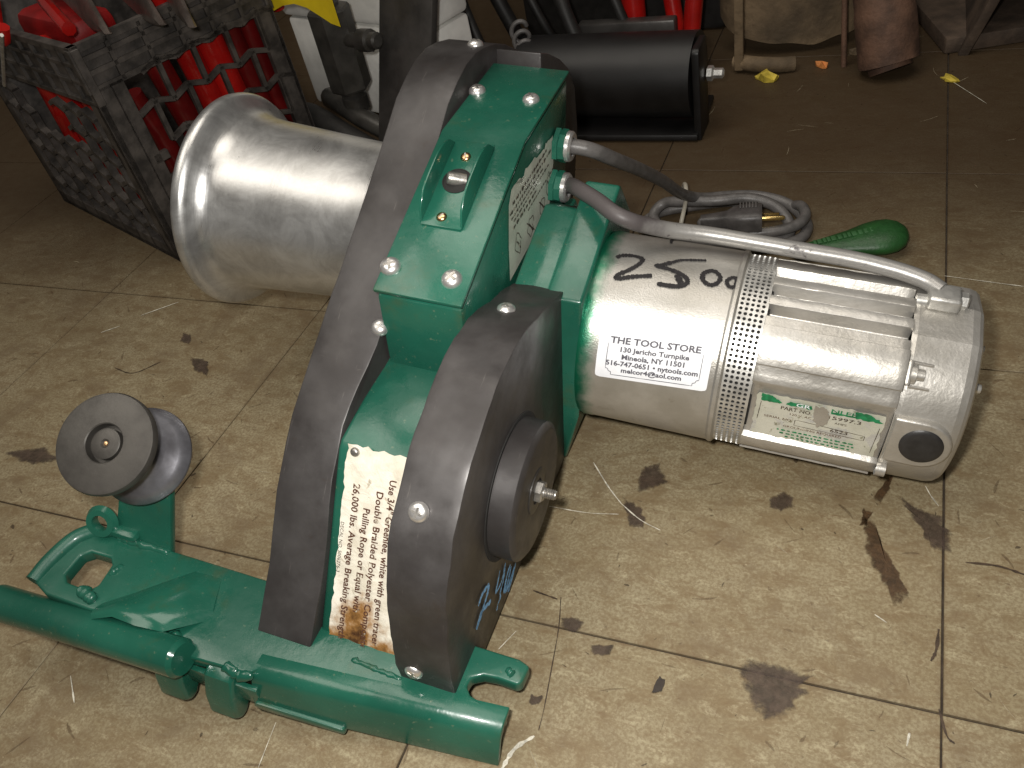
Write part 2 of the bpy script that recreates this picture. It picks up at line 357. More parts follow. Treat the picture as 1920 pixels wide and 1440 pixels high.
ST = [[(-.1125, .0016), (-.1018, .007), (-.092, .0061), (-.079, .0036), (-.0734, .0043), (-.0783, -.0024), (-.0741, -.0066), (-.0817, -.0129), (-.0803, -.0171), (-.0851, -.0228), (-.0939, -.0266), (-.1007, -.0225), (-.1087, -.0122)],
 [(-.0267, .1561), (-.0168, .1498), (-.0033, .1455), (.0021, .1326), (.0022, .1191), (-.0095, .1201), (-.0124, .1318), (-.0218, .144)],
 [(-.0499, .1332), (-.0433, .1275), (-.0373, .1103), (-.0283, .0947), (-.0247, .0848), (-.0214, .0814), (-.0274, .0717), (-.036, .0852), (-.0453, .104)],
 [(-.0512, .1427), (-.0458, .1404), (-.0482, .1288), (-.053, .1278)], [(-.2202, .1155), (-.2116, .1146), (-.2015, .1037), (-.2003, .0938), (-.2106, .0941)],
 [(-.2122, .1512), (-.2028, .1564), (-.1935, .1398), (-.1998, .1347), (-.2108, .1281), (-.2148, .1355)],
 [(-.1143, .1398), (-.1083, .1461), (-.1003, .1426), (-.1004, .134), (-.1073, .1295), (-.1129, .1324)],
 [(-.0449, .1564), (-.0385, .1704), (-.0346, .179), (-.032, .1848), (-.0355, .1659), (-.0405, .1523)],
 [(-.2364, .0067), (-.2246, .0096), (-.22, .0073), (-.2234, -.0006), (-.232, .0001)], [(-.2093, -.0074), (-.1977, -.0053), (-.1978, -.0117), (-.2063, -.0139)],
 [(-.1643, -.0294), (-.1612, -.0193), (-.1584, -.0208), (-.1601, -.0286)], [(-.2388, -.0509), (-.2317, -.0501), (-.2316, -.0557), (-.2379, -.0566)],
 [(-.7942, .0659), (-.8317, .0517), (-.7887, .0457), (-.7631, .0561)], [(-.7157, .2108), (-.6917, .2092), (-.6794, .1886), (-.6994, .1938)],
 [(-.7545, .2473), (-.7411, .2445), (-.7352, .2318), (-.7497, .2343)]]
for i, poly in enumerate(ST):
    bm = bmesh.new(); pts = []
    for a, b in zip(poly, poly[1:]+poly[:1]):
        for q in range(6):
            t = q/6; x = a[0]+(b[0]-a[0])*t; y = a[1]+(b[1]-a[1])*t
            w = .0022*(noise.noise(Vector((x*160, y*160, i)))); pts.append((x+w, y+w*.8+.0012*noise.noise(Vector((x*500, y*500, 5)))))
    cen = V((sum(p[0] for p in pts)/len(pts), sum(p[1] for p in pts)/len(pts)))
    rings = [[bm.verts.new((cen.x+(x-cen.x)*f_, cen.y+(y-cen.y)*f_, .0004)) for x, y in pts] for f_ in (1.28, 1.0, .60)]
    cv_ = bm.verts.new((cen.x, cen.y, .0004)); ids = [0.0]*len(pts) + [.50]*len(pts) + [1.0]*len(pts) + [1.0]
    for A, B in zip(rings, rings[1:]):
        for q in range(len(pts)): bm.faces.new((A[q], A[(q+1) % len(pts)], B[(q+1) % len(pts)], B[q]))
    for q in range(len(pts)): bm.faces.new((rings[-1][q], rings[-1][(q+1) % len(pts)], cv_))
    me = bpy.data.meshes.new('floor_stain'); bm.to_mesh(me); bm.free()
    at = me.attributes.new('core', 'FLOAT', 'POINT'); at.data.foreach_set('value', ids)
    link('floor_stain', me, M[('stain', 'stain', 'stain_brown', 'stain_brown', 'stain', 'stain', 'stain', 'stain_brown', 'stain', 'stain', 'stain_black', 'stain', 'stain', 'stain', 'stain')[i]], floor, 0)
WL = [([(-.2543, .1489), (-.2363, .1274), (-.2216, .1125)], 3), ([(-.2216, .1125), (-.204, .1006), (-.1872, .0941)], 2.2), ([(-.2756, .0987), (-.2452, .0986), (-.2209, .1022)], 1.6),
 ([(-.2401, -.1018), (-.2366, -.0873), (-.2273, -.0764)], 7), ([(-.2637, -.0102), (-.2708, -.0262)], 2), ([(-.0019, .4273), (.024, .4234), (.0612, .4178)], 2.5), ([(-.8654, .2338), (-.8487, .2474)], 3.5),
 ([(-.8342, .2688), (-.8008, .2976)], 3.5), ([(-.0122, .1721), (-.0086, .1638), (-.0034, .1551)], 2.2), ([(-.5769, -.1257), (-.558, -.142)], 2.5), ([(-.3943, -.1437), (-.3994, -.114)], 1.5),
 ([(-.0394, .0575), (-.0322, .0533)], 3), ([(-.0179, -.0249), (-.0167, -.0166)], 4), ([(.0012, .831), (.0401, .766)], 2)]
for p, w in WL: ribbon('paint_drip', p, w*.00034, M['drip'], floor, lambda x, y: Vector((x, y, .0006)), jitter=.5)
DL = [([(-.2417, .023), (-.2359, 0), (-.2313, -.029), (-.2271, -.0582), (-.2259, -.0722)], 1.5), ([(-.2628, .0234), (-.2437, .0207)], 3), ([(-.801, .1829), (-.7711, .1789), (-.75, .20)], 3),
 ([(-.0017, .0023), (.0025, -.0129), (.0066, -.0166)], 3), ([(.013, .1105), (.0316, .1118), (.0466, .1085)], 4), ([(-.0023, .056), (-.0036, .0406), (-.0064, .0325)], 4)]
for p, w in DL: ribbon('floor_crack', p, w*.00042, M['crack'], floor, lambda x, y: Vector((x, y, .0005)), jitter=.5)
rs = random.Random(3)
bm = bmesh.new()
for q in range(120):      # crumbs, specks and nicks scattered over the tiles
    x, y = rs.uniform(-1.0, .25), rs.uniform(-.2, .95); r = rs.uniform(.0004, .0012)*(1 if rs.random() < .9 else 1.8); an = rs.uniform(0, 3.1); el = rs.uniform(1, 2.4)
    vs = []
    for t in range(7):
        a = t/7*6.283; rr = r*rs.uniform(.6, 1.2); px, py = rr*el*math.cos(a), rr*math.sin(a)
        vs.append(bm.verts.new((x+px*math.cos(an)-py*math.sin(an), y+px*math.sin(an)+py*math.cos(an), .0003)))
    bm.faces.new(vs)
me = bpy.data.meshes.new('floor_specks'); bm.to_mesh(me); bm.free(); tag(link('floor_specks', me, M['speck'], floor, 0), kind='stuff')
def scatter(name, mat, n, wr, lr, z, seed):
    r_ = random.Random(seed); bm = bmesh.new()
    for _ in range(n):
        x, y, a = r_.uniform(-1.1, .35), r_.uniform(-.25, 1.0), r_.gauss(.35, .95); l = r_.uniform(*lr); w = r_.uniform(*wr); bend = r_.uniform(-.6, .6); prev = None
        for i in range(9):
            t = i/8; aa = a+bend*(t-.5); x += l/8*math.cos(aa); y += l/8*math.sin(aa)
            ww = w*(math.sin(math.pi*(.06+.88*t))**.8)*r_.uniform(.55, 1.3)*.5
            cur = [bm.verts.new((x-ww*math.sin(aa), y+ww*math.cos(aa), z)), bm.verts.new((x+ww*math.sin(aa), y-ww*math.cos(aa), z))]
            if prev: bm.faces.new((prev[0], cur[0], cur[1], prev[1]))
            prev = cur
    me = bpy.data.meshes.new(name); bm.to_mesh(me); bm.free(); tag(link(name, me, mat, floor, 0), kind='stuff')
scatter('floor_scuffs', M['scuff'], 800, (.0005, .0024), (.003, .018), .00025, 21)
scatter('floor_scratches', M['scratch'], 150, (.0004, .0011), (.004, .026), .00035, 22)
scatter('floor_nicks', M['speck'], 480, (.0004, .0012), (.0008, .0045), .00045, 23)

# ------------------------------------------------------------------ the cable puller (local axes: a along the shafts, u up the frame, n out of its face)
PM = Matrix(((.990742, .003458, .135715, 0), (-.003491, .999994, 0, 0), (.135715, .000474, .990748, 0), (0, 0, 0, 1)))
PM = Matrix(((.9907418, -.0034907, .1357147, -.276817), (.0034584, .9999939, .0004737, -.004134), (-.1357156, 0, .9907478, .0076395), (0, 0, 0, 1)))
P = empty('cable_puller', mtx=PM)
tag(P, 'green electric cable puller with silver motor and bright capstan lying on the tiled floor', 'cable puller')
V = Vector

# --- base: folded plate with a hook at its right end and a slot at its left
def base_sheet():
    bm = bmesh.new()
    top, th = .0265, .011
    outline = [(-.318, -.046), (-.306, -.037), (-.285, -.0385), (.030, -.0395), (.0375, -.042), (.0365, -.0535), (.034, -.056),
               (.021, -.0555), (.012, -.0565), (.0055, -.0605), (.0045, -.0665), (.009, -.0712), (.019, -.0735), (.027, -.0745), (.0345, -.0755),
               (.0345, -.0790), (-.122, -.0935), (-.131, -.1025), (-.215, -.1075), (-.225, -.092), (-.262, -.097), (-.300, -.0965), (-.322, -.088)]
    hole = [(-.2975, -.0625), (-.292, -.0578), (-.275, -.0575), (-.2700, -.0625), (-.2685, -.0790), (-.2730, -.0845), (-.2915, -.0840), (-.2975, -.0790)]
    # bridge the outline to the hole with a zero-width cut
    vo = [bm.verts.new((x, y, top)) for x, y in outline]; vh = [bm.verts.new((x, y, top)) for x, y in hole]
    eo = [bm.edges.new((vo[i], vo[(i+1) % len(vo)])) for i in range(len(vo))]; eh = [bm.edges.new((vh[i], vh[(i+1) % len(vh)])) for i in range(len(vh))]
    bmesh.ops.triangle_fill(bm, use_beauty=True, use_dissolve=False, edges=eo+eh)
    res = bmesh.ops.extrude_face_region(bm, geom=list(bm.faces))
    for v in [g for g in res['geom'] if isinstance(g, bmesh.types.BMVert)]: v.co.z = top-th
    return done(bm, 'base_plate', M['green'], P, .0018, 3)
base = base_sheet()
tube('rim_bar', [(-.300, -.0395, .0255), (-.311, -.052, .0262), (-.316, -.072, .0255), (-.317, -.090, .024)], .0062, M['green'], base, 14)
# front flange folded down from the plate's front edge
prof = []
def flange():
    bm = bmesh.new(); rows = []
    for a, uf in ((.0345, -.0885), (-.05, -.0962), (-.13, -.1035)):
        sec = [(uf+.018, .0262), (uf+.0150, .02655), (uf+.0085, .02655), (uf+.0055, .0258), (uf+.0026, .0240), (uf+.0004, .0214), (uf-.0010, .0182), (uf-.0022, .0148), (uf-.0040, .010), (uf-.0075, -.0030), (uf-.0035, -.0035), (uf+.0005, .012), (uf+.0025, .0165), (uf+.0085, .0200), (uf+.016, .0205)]
        rows.append([bm.verts.new((a, u, n)) for u, n in sec])
    for A, B in zip(rows, rows[1:]):
        for i in range(len(A)):
            j = (i+1) % len(A); bm.faces.new((A[i], A[j], B[j], B[i]))
    bm.faces.new(rows[0]); bm.faces.new(rows[-1][::-1])
    return done(bm, 'front_flange', M['green'], base, .0007, 2, angle=50)
flange()
bm = bmesh.new()
A = [bm.verts.new(v) for v in ((-.128, -.1115, .0045), (-.128, -.1115, -.0050), (-.128, -.104, -.0040), (-.128, -.104, .0030))]; B = [bm.verts.new(v) for v in ((-.066, -.1075, -.0005), (-.066, -.1075, -.0085), (-.066, -.099, -.0065), (-.066, -.099, -.0015))]
bm.faces.new(A); bm.faces.new(B[::-1])
for i in range(4): bm.faces.new((A[i], A[(i+1) % 4], B[(i+1) % 4], B[i]))
done(bm, 'flange_strip', M['green'], base, .0018, 2)
for a0 in (-.203, -.163):      # two ears under the front edge
    prism('foot', [(-.102, .024), (-.110, .020), (-.117, .004), (-.1195, -.012), (-.116, -.0185), (-.109, -.019), (-.103, -.012), (-.098, .004)], a0, a0+.0225, M['green'], base, .003, 3)
box('foot_web', (-.188, -.1085, -.004), (-.125, -.1045, .016), M['green'], base, .001)
# bent-up gusset between the slotted end and the middle of the plate
bm = bmesh.new(); rows = []
GC = [(-.256, -.090), (-.2400, -.0765), (-.2250, -.0625), (-.209, -.0480), (-.188, -.0455)]; GF = [(-.252, -.104), (-.2340, -.1005), (-.2140, -.1015), (-.1960, -.0985), (-.176, -.0760)]; GH = [.034, .041, .042, .039, .0280]
for (cx, cy), (fx, fy), h in zip(GC, GF, GH):
    row = []
    for t in range(7):
        k_ = t/6; row.append(bm.verts.new((cx+(fx-cx)*k_, cy+(fy-cy)*k_, .0262+(h-.0262)*math.sin(k_*math.pi*.5)-(.0035*max(0, k_-.8)*5))))
    rows.append(row)
for A, B in zip(rows, rows[1:]):
    for i in range(6): bm.faces.new((A[i], A[i+1], B[i+1], B[i]))
bmesh.ops.subdivide_edges(bm, edges=bm.edges, cuts=1, use_grid_fill=True, smooth=1.0)
bmesh.ops.solidify(bm, geom=list(bm.faces), thickness=.004)
done(bm, 'gusset', M['green'], base, 0, angle=50)
def weld(name, pts, r, n=5):
    Q = spline(pts, 7); rr = [r*(.55 if i in (0, len(Q)-1) else random.uniform(.8, 1.15)) for i in range(len(Q))]
    bm = bmesh.new(); add_tube(bm, Q, rr, 12, 1, False)
    for v in bm.verts: v.co.z -= r*.45; v.co += V((1, 1, .6))*(.0011*noise.noise(v.co*260))
    bmesh.ops.subdivide_edges(bm, edges=bm.edges, cuts=1, use_grid_fill=True, smooth=.6)
    return done(bm, name, M['green'], base, 0, angle=80)
weld('weld_bead', [(-.282, -.041, .027), (-.262, -.041, .028), (-.236, -.041, .027)], .0034, 7)
weld('weld_bead', [(-.262, -.060, .027), (-.266, -.070, .027)], .003, 4)
weld('weld_bead', [(-.278, -.0865, .028), (-.270, -.088, .029), (-.262, -.091, .029)], .0042, 4)
weld('weld_bead', [(-.212, -.1035, .030), (-.200, -.100, .029), (-.188, -.094, .028)], .0038, 5)
weld('weld_bead', [(-.150, -.101, .026), (-.139, -.1035, .024), (-.128, -.1015, .026)], .0040, 4)
weld('weld_bead', [(-.072, -.073, .0268), (-.055, -.0742, .0268), (-.036, -.0752, .0268)], .0020, 5)
weld('weld_bead', [(.024, -.049, .027), (.030, -.0505, .027)], .0030, 2)
# round steel pin along the front
rodA, rodB = V((-.352, -.1035, .000)), V((-.174, -.1085, .0305))
m = frame_z(rodA, rodB-rodA); L = (rodB-rodA).length
lathe('pin', [(0, 0), (.0115, 0), (.0128, .0015), (.0128, L-.003), (.0105, L), (0, L)], m, M['green'], base, 32)
# lifting eye
m = frame_z((-.292, -.0385, .0375), (.15, -.75, .45)); bm = bmesh.new()
add_lathe(bm, [(.0062, -.004), (.0105, -.004), (.0128, 0), (.0105, .004), (.0062, .004), (.0052, 0), (.0062, -.004)], m, 28); done(bm, 'eye', M['green'], base)
box('eye_shank', (-.287, -.044, .027), (-.262, -.034, .036), M['green'], base, .004)
# upright bracket with the sheave
th = V((0, -.86, .51))*.003
def br(a, s): return V((a, -.0405+.0265*s, .020+.0475*s))
bm = bmesh.new()
pts = [br(-.285, 0), br(-.2355, 0), br(-.2355, 1.2), br(-.238, 1.26), br(-.272, 1.26), br(-.279, 1.0)]
A = [bm.verts.new(p+th) for p in pts]; B = [bm.verts.new(p-th) for p in pts]
bm.faces.new(A); bm.faces.new(B[::-1])
for i in range(len(A)): bm.faces.new((A[i], A[(i+1) % len(A)], B[(i+1) % len(A)], B[i]))
done(bm, 'sheave_bracket', M['green'], P, .0015, 2)
q = V((.1, -.5, .86)).normalized()
KS = .87
SB = V((-.2560, -.0285, .1255)) - q*(.0562*KS)
m = frame_z(SB, q) @ Matrix.Scale(KS, 4)
sheave = lathe('sheave', [(0, -.004), (.038, -.004), (.0400, -.002), (.0398, .0005), (.033, .0065), (.025, .012), (.0195, .019), (.0180, .026), (.0195, .034), (.026, .0415), (.034, .046), (.0385, .0485)], m, M['groove'], P, 64, 60)
lathe('front_flange', [(.0370, .0480), (.0392, .0490), (.0396, .0530), (.0386, .0556), (.0365, .0562), (.0158, .0562), (.0150, .0555), (.0148, .0470), (0, .0470)], m, M['sheave'], sheave, 64, 40)
lathe('axle', [(.0118, .0470), (.0118, .0538), (.0102, .0545), (.0035, .0545), (.0022, .0530), (0, .0530)], m, M['sheave'], sheave, 32)
lathe('axle_tip', [(.0019, .0530), (.0016, .0537), (0, .0539)], m, M['brass'], sheave, 12)

# --- green housing behind the covers
hp = [(-.070, .012), (.0085, .1315), (.0135, .1355), (.072, .1435), (.30, .1435), (.325, .10), (.325, .035), (.29, .006), (-.045, .006)]
housing = prism('housing', hp, -.102, -.034, M['green'], P, .003, 3)
ds = V((0, .548026, .836461)); dn = V((0, -.836461, .548026)); d0v = V((0, -.0655, .0184))
def decal(a, s, off=0.0): return V((a, 0, 0)) + d0v + ds*s + dn*off
bm = bmesh.new(); NA, NS = 14, 44; g = []
for i in range(NS+1):
    row = []
    for j in range(NA+1):
        s = .0005 + .140*i/NS; a = -.0952 + .051*j/NA
        e = .0024*noise.noise(V((s*190, 3.3, 0)))+.0012*noise.noise(V((s*600, 1.3, 0)))
        if j == 0: a += abs(e)*1.1
        if j == NA: a -= abs(e)*.4
        if i in (0, NS): s += .0018*noise.noise(V((a*330, 7.7, i)))
        row.append(bm.verts.new(decal(a, s, .0014+.0010*noise.noise(V((a*150, s*70, 2))))))
    g.append(row)
for i in range(NS):
    for j in range(NA): bm.faces.new((g[i][j], g[i][j+1], g[i+1][j+1], g[i+1][j]))
dec = done(bm, 'decal', M['decal'], P, 0, angle=60)
for body, a, s0, s1, h, mt in (('Use 3/4" Greenlee, white with green tracer', -.0612, .1245, .0115, .0044, 'print_brown'), ('Double Braided Polyester Composite', -.0690, .1150, .0065, .0044, 'print_brown'),
        ('Pulling Rope or Equal with', -.0768, .1020, .0305, .0044, 'print_brown'), ('26,000 lbs. Average Breaking Strength', -.0852, .1165, .0090, .0044, 'print_brown'), ('DECAL NO. 5006276-3', -.0914, .0890, .0545, .0023, 'print_dark')):
    text('text_line', body, M[mt], dec, lambda x, y, a=a, s0=s0: decal(a-.002+y, s0-x, .0026), s0-s1, h*1.08, .020 if h > .003 else 0)
for a, s in ((-.0889, .1362), (-.0905, .0005), (-.0515, .0005)): screw('rivet', decal(a, s, .0015), dn, M['rivet'], dec, .0031, 'none' if False else 'flat', .0024)

# --- control box with sloping lid
bp = [(.078, .134), (.0805, .1985), (.2015, .2415), (.298, .2445), (.294, .20), (.290, .10), (.12, .10)]
cbox = prism('control_box', bp, -.0975, -.0405, M['green'], P, .002, 2)
lp = [(.0795, .2010), (.2010, .2442), (.3000, .2472), (.3000, .2502), (.2005, .2474), (.0785, .2042)]
lid = prism('box_lid', lp, -.0988, -.0392, M['green'], P, .0011, 2)
ls = V((0, .121, .043)).normalized(); lnm = V((0, -.043, .121)).normalized(); l0 = V((0, .0800, .2047))
def lidp(a, s, off=0.0): return V((a, 0, 0)) + l0 + ls*s + lnm*off
for a, s in ((-.0932, .0166), (-.0513, .0155)): screw('screw', lidp(a, s, .0002), lnm, M['chrome'], lid, .0068, 'phillips', .0040)
for a, u in ((-.0945, .2560), (-.0526, .2523)): screw('screw', (a, u, .2490), (0, -.03, 1), M['chrome'], lid, .0062, 'phillips', .0038)
# switch guard: base strip and two half-moon ears
guard = box('switch_guard', (-.0855, .0505, .0003), (-.0575, .120, .0016), M['green'], P, .0006, Matrix(((1, 0, 0, 0), (0, ls.y, lnm.y, l0.y), (0, ls.z, lnm.z, l0.z), (0, 0, 0, 1))))
for a in (-.0862, -.0585):
    pr = [(.0515, .0)]
    for t in range(15):
        x = t/14; xx = abs(2*x-1); pr.append((.0520+.066*x, .0172*max(.02, 1-xx**3.0)**.62))
    pr.append((.118, .0))
    bm = bmesh.new(); add_prism(bm, pr, a, a+.0015, lambda aa, s, h: lidp(aa, s, h)); done(bm, 'guard_ear', M['green'], guard, .0004, 2)
for a, s in ((-.0735, .1068), (-.0730, .0578)): screw('guard_screw', lidp(a, s, .0016), lnm, M['brass'], guard, .0036, 'flat', .0018)
m = frame_z(lidp(-.0727, .0868, .0016), lnm)
lathe('switch_hole', [(.0098, -.0002), (.0098, .0006), (.0090, .0007), (.0088, .0002), (0, .0002)], m, M['black_hole'], guard, 28)
m2 = frame_z(lidp(-.0705, .0885, .0012), (-.86, -.40, .30))
lathe('toggle', [(.0042, -.003), (.0043, .006), (.0040, .0085), (.0032, .0092), (0, .0092)], m2, M['rivet'], guard, 16)
# warning label on the right-hand side of the box
def side(u, n, a=-.0398): return V((a, u, n))
quad = [(.159, .1625), (.1610, .1900), (.1660, .2190), (.1735, .2285), (.200, .2270), (.238, .2235), (.2592, .2200), (.2595, .1985), (.2470, .1670), (.2150, .1645)]
bm = bmesh.new(); pts = []
for i, (p, p2) in enumerate(zip(quad, quad[1:]+quad[:1])):
    for t in range(8):
        x, y = p[0]+(p2[0]-p[0])*t/8, p[1]+(p2[1]-p[1])*t/8
        if 3 <= i <= 5: y -= abs(.0075*noise.noise(V((x*230, 1, 0))))+abs(.004*noise.noise(V((x*700, 4, 0))))
        pts.append((x, y))
bm.faces.new([bm.verts.new(side(*p, -.0398)) for p in pts]); bmesh.ops.triangulate(bm, faces=bm.faces)
lab = done(bm, 'warning_label', M['label_side'], P, 0, angle=0)
sf = lambda x, y: side(x, y, -.0394)
rl = random.Random(5)
for row, (n0, u0, u1, w) in enumerate(((.2165, .172, .245, .0022), (.2115, .166, .250, .0020), (.2070, .168, .235, .0016), (.2030, .172, .246, .0014), (.1985, .170, .215, .0022), (.1940, .200, .255, .0013))):
    u = u0
    while u < u1:       # lines of worn, unreadable print
        l = rl.uniform(.002, .006); ribbon('print_mark', [(u, n0+rl.uniform(-.0003, .0003)), (u+l, n0)], w, M['print_dark'], lab, sf, jitter=.5); u += l+rl.uniform(.0008, .002)
for x, y, w in ((.1966, .1854, .0012), (.2238, .1859, .0012)): ribbon('print_mark', [(x, y), (x+.0150, y-.0150)], w, M['print_dark'], lab, sf, jitter=.1)
for cx, cy in ((.178, .181), (.204, .178), (.231, .178), (.246, .188)):
    pp = [(cx+.006*math.cos(t/10*6.283)*rl.uniform(.6, 1.2), cy+.009*math.sin(t/10*6.283)*rl.uniform(.6, 1.1)) for t in range(11)]
    ribbon('print_mark', pp, .0007, M['print_dark'], lab, sf)
    ribbon('print_mark', [(cx-.003, cy+.004), (cx+.001, cy-.001), (cx+.004, cy-.006)], .0014, M['print_dark'], lab, sf)

# --- belt cover (left) and the guard behind the box
bc = [(-.0745, .0265), (-.044, .060), (-.014, .102), (.008, .124), (.022, .137), (.045, .1505), (.082, .173), (.118, .193), (.183, .231), (.221, .2555), (.240, .2630), (.258, .2670), (.276, .2675), (.294, .2645), (.315, .2580), (.335, .2490), (.362, .2330), (.385, .2150), (.402, .1900), (.410, .150), (.402, .10), (.38, .05), (.33, .012), (.25, .0), (.10, .0), (-.06, .0), (-.0745, .012)]
def wob(a, u, n):
    # right-hand edge of the sheet is dished and a little wavy
    k = .004*math.exp(-((u-.075)/.022)**2) - .003*math.exp(-((u-.02)/.03)**2) + .0012*noise.noise(V((u*40, n*40, 0)))
    return (a + (k if a > -.12 else .0004*noise.noise(V((u*60, 0, 4)))), u, n)
bcs = []
for (u0, n0), (u1, n1) in zip(bc, bc[1:]+bc[:1]):
    k = max(1, int(math.hypot(u1-u0, n1-n0)/.012))
    for t in range(k): bcs.append((u0+(u1-u0)*t/k, n0+(n1-n0)*t/k))
belt = prism('belt_cover', bcs, -.1415, -.1015, M['steel_dark'], P, .0012, 2, f=wob)
gp = [(u, n-.004) for u, n in bc if u > .30 and n > .02]
prism('rear_guard', gp+[(.304, .02)], -.103, -.066, M['steel_dark'], P, .0012, 2)
screw('screw', (-.1105, .2965, .2640), (0, .18, 1), M['chrome'], belt, .0060, 'phillips', .0036)
screw('screw', (-.1000, .0800, .1715), (.25, -.5, .8), M['chrome'], belt, .0056, 'phillips', .0038)

# --- gear cover (right)
gr = [(-.0735, .020), (-.0735, .045), (-.0715, .073), (-.067, .095), (-.0625, .113), (-.056, .128), (-.0505, .140), (-.043, .149), (-.034, .156), (-.022, .167), (-.010, .175), (.006, .182), (.018, .187), (.031, .192), (.045, .1945), (.060, .1950), (.081, .1925), (.096, .188), (.111, .1825), (.135, .173), (.158, .163)]
gpoly = gr + [(.160, .155), (.160, .004), (.150, -.004), (-.030, -.001), (-.060, .004)]
gs = []
for (u0, n0), (u1, n1) in zip(gpoly, gpoly[1:]+gpoly[:1]):
    k = max(1, int(math.hypot(u1-u0, n1-n0)/.006))
    for t in range(k): gs.append((u0+(u1-u0)*t/k, n0+(n1-n0)*t/k))
def dent(a, u, n):
    k = .0017*noise.noise(V((u*55, n*55, a*40))) + .0007*noise.noise(V((u*160, n*160, a*90)))
    d = math.exp(-(((u+.050)**2+(n-.137)**2)/.006**2)) * (1 if a > -.02 else 0)
    cu, cn = u-.05, n-.08; L = math.hypot(cu, cn)+1e-6; s = (k-.0035*d) if n > .03 else 0
    return (a+.0006*noise.noise(V((u*70, n*70, 3))), u+cu/L*s, n+cn/L*s)
def gear_mesh():
    bm = bmesh.new(); cols = [-.0375, -.0372, -.036, -.030, -.022, -.014, -.0065, -.0022, -.0005, 0.0]
    inset = [.0012, .0004, 0, 0, 0, 0, 0, .0001, .0004, .0013]; rings = []
    c = V((.05, .08))
    for a, ins in zip(cols, inset):
        ring = []
        for u, n in gs:
            d = V((u, n))-c; d2 = d*(1-ins/d.length); A, U, Nn = dent(a, *(c+d2)); ring.append(bm.verts.new((a, U, Nn)))
        rings.append(ring)
    for A, B in zip(rings, rings[1:]):
        for i in range(len(A)):
            j = (i+1) % len(A); bm.faces.new((A[i], A[j], B[j], B[i]))
    bm.faces.new(rings[0][::-1]); bm.faces.new(rings[-1]); return done(bm, 'gear_cover', M['steel_dark'], P, 0, angle=40)
gear = gear_mesh()
for (u, n), nr, a in (((-.0370, .1560), (0, -.74, .67), -.0225), ((-.0738, .040), (0, -1, .1), -.026), ((.1050, .1852), (0, .25, 1), -.0215)):
    screw('screw', (a, u, n), nr, M['chrome'], gear, .0060, 'phillips', .0030)
m = frame_z((0, .0412, .0925), (1, 0, 0), (0, 1, 0))
lathe('cover_recess', [(.0500, .0001), (.0500, .0007), (.0488, .0009), (.0470, .0004), (0, .0004)], m, M['black_hole'], gear, 56)
lathe('hub_cover', [(.0462, -.002), (.0462, .0146), (.0458, .0152), (.0425, .0171), (.0410, .0174), (0, .0174)], m, M['steel_dark'], P, 64, 30)
hub = bpy.data.objects['hub_cover']
m = frame_z((.0172, .0385, .0975), (1, 0, 0), (0, 1, .3))
lathe('washer', [(.0155, 0), (.0155, .0008), (.0145, .0012), (.0090, .0012), (.0086, .0008)], m, M['bar'], hub, 32)
lathe('nut', [(0, .0), (.0072, .0), (.0072, .0048), (.0062, .0056), (0, .0056)], m, M['rivet'], hub, 6, 20)
bm = bmesh.new(); pr = [(.0036, .005)]
for t in range(6): pr += [(.0036, .0062+t*.0012), (.0029, .0068+t*.0012)]
add_lathe(bm, pr+[(.0028, .0136), (0, .0140)], m, 16); done(bm, 'threaded_stud', M['rivet'], hub)
C1 = [(-.0297, .0591), (-.0227, .0613), (-.0127, .0567), (-.0155, .0514), (-.0236, .0477), (-.0299, .0442), (-.0362, .0431), (-.0281, .0473), (-.0211, .0437), (-.0123, .0371)]
C2 = [(.0065, .0457), (.0011, .0394), (-.0035, .0341), (.0043, .0313), (.0109, .0337), (.0158, .0403), (.01, .0289), (.0029, .024), (.0019, .0185), (-.0025, .0182), (-.0057, .0144)]
C3 = [(.0235, .0274), (.0168, .0249), (.0088, .0156), (.0164, .0159), (.0242, .024), (.0179, .0169), (.0119, .0117), (.0195, .0112), (.032, .0158), (.023, .0091), (.0159, .0054), (.026, .0151)]
for cpts, w in ((C1, .0032), (C2, .0022), (C3, .0030)): ribbon('chalk_stroke', cpts, w, M['chalk'], gear, lambda x, y: V((.0010, x, y)), jitter=.5)

# --- gearbox block between the box and the motor
gbx = prism('gearbox', [(.095, .048), (.095, .12), (.110, .140), (.150, .1612), (.200, .1772), (.226, .1838), (.240, .176), (.248, .162), (.275, .15), (.285, .13), (.285, .03)], -.036, -.010, M['green'], P, .0022, 3)
prism('mounting_flange', [(.1500, -.003), (.1500, .05), (.1500, .1620), (.200, .1780), (.225, .1862), (.2475, .1940), (.2520, .1910), (.285, .15), (.285, .05), (.285, .0)], -.0115, .0145, M['green'], gbx, .0022, 3,
      f=lambda a, u, n: (a if n > .049 or a < 0 else a*max(.12, (n+.003)/.053), u, n))

# --- motor
UM, NM = .204, .100
def cyl(a, th, r): t = math.radians(th); return V((a, UM+r*math.cos(t), NM+r*math.sin(t)))
mm = frame_z((0, UM, NM), (1, 0, 0), (0, 1, 0))
motor = lathe('motor_body', [(0, .012), (.060, .012), (.0690, .0135), (.0702, .0165), (.0700, .0225), (.0696, .0235), (.0696, .1080), (.0705, .1095), (.0705, .1118), (.0680, .1135), (.0640, .1140), (0, .1140)], mm, M['silver'], P, 96, 30)
lathe('band_core', [(.0635, .1120), (.0635, .1340)], mm, M['black_hole'], motor, 64)
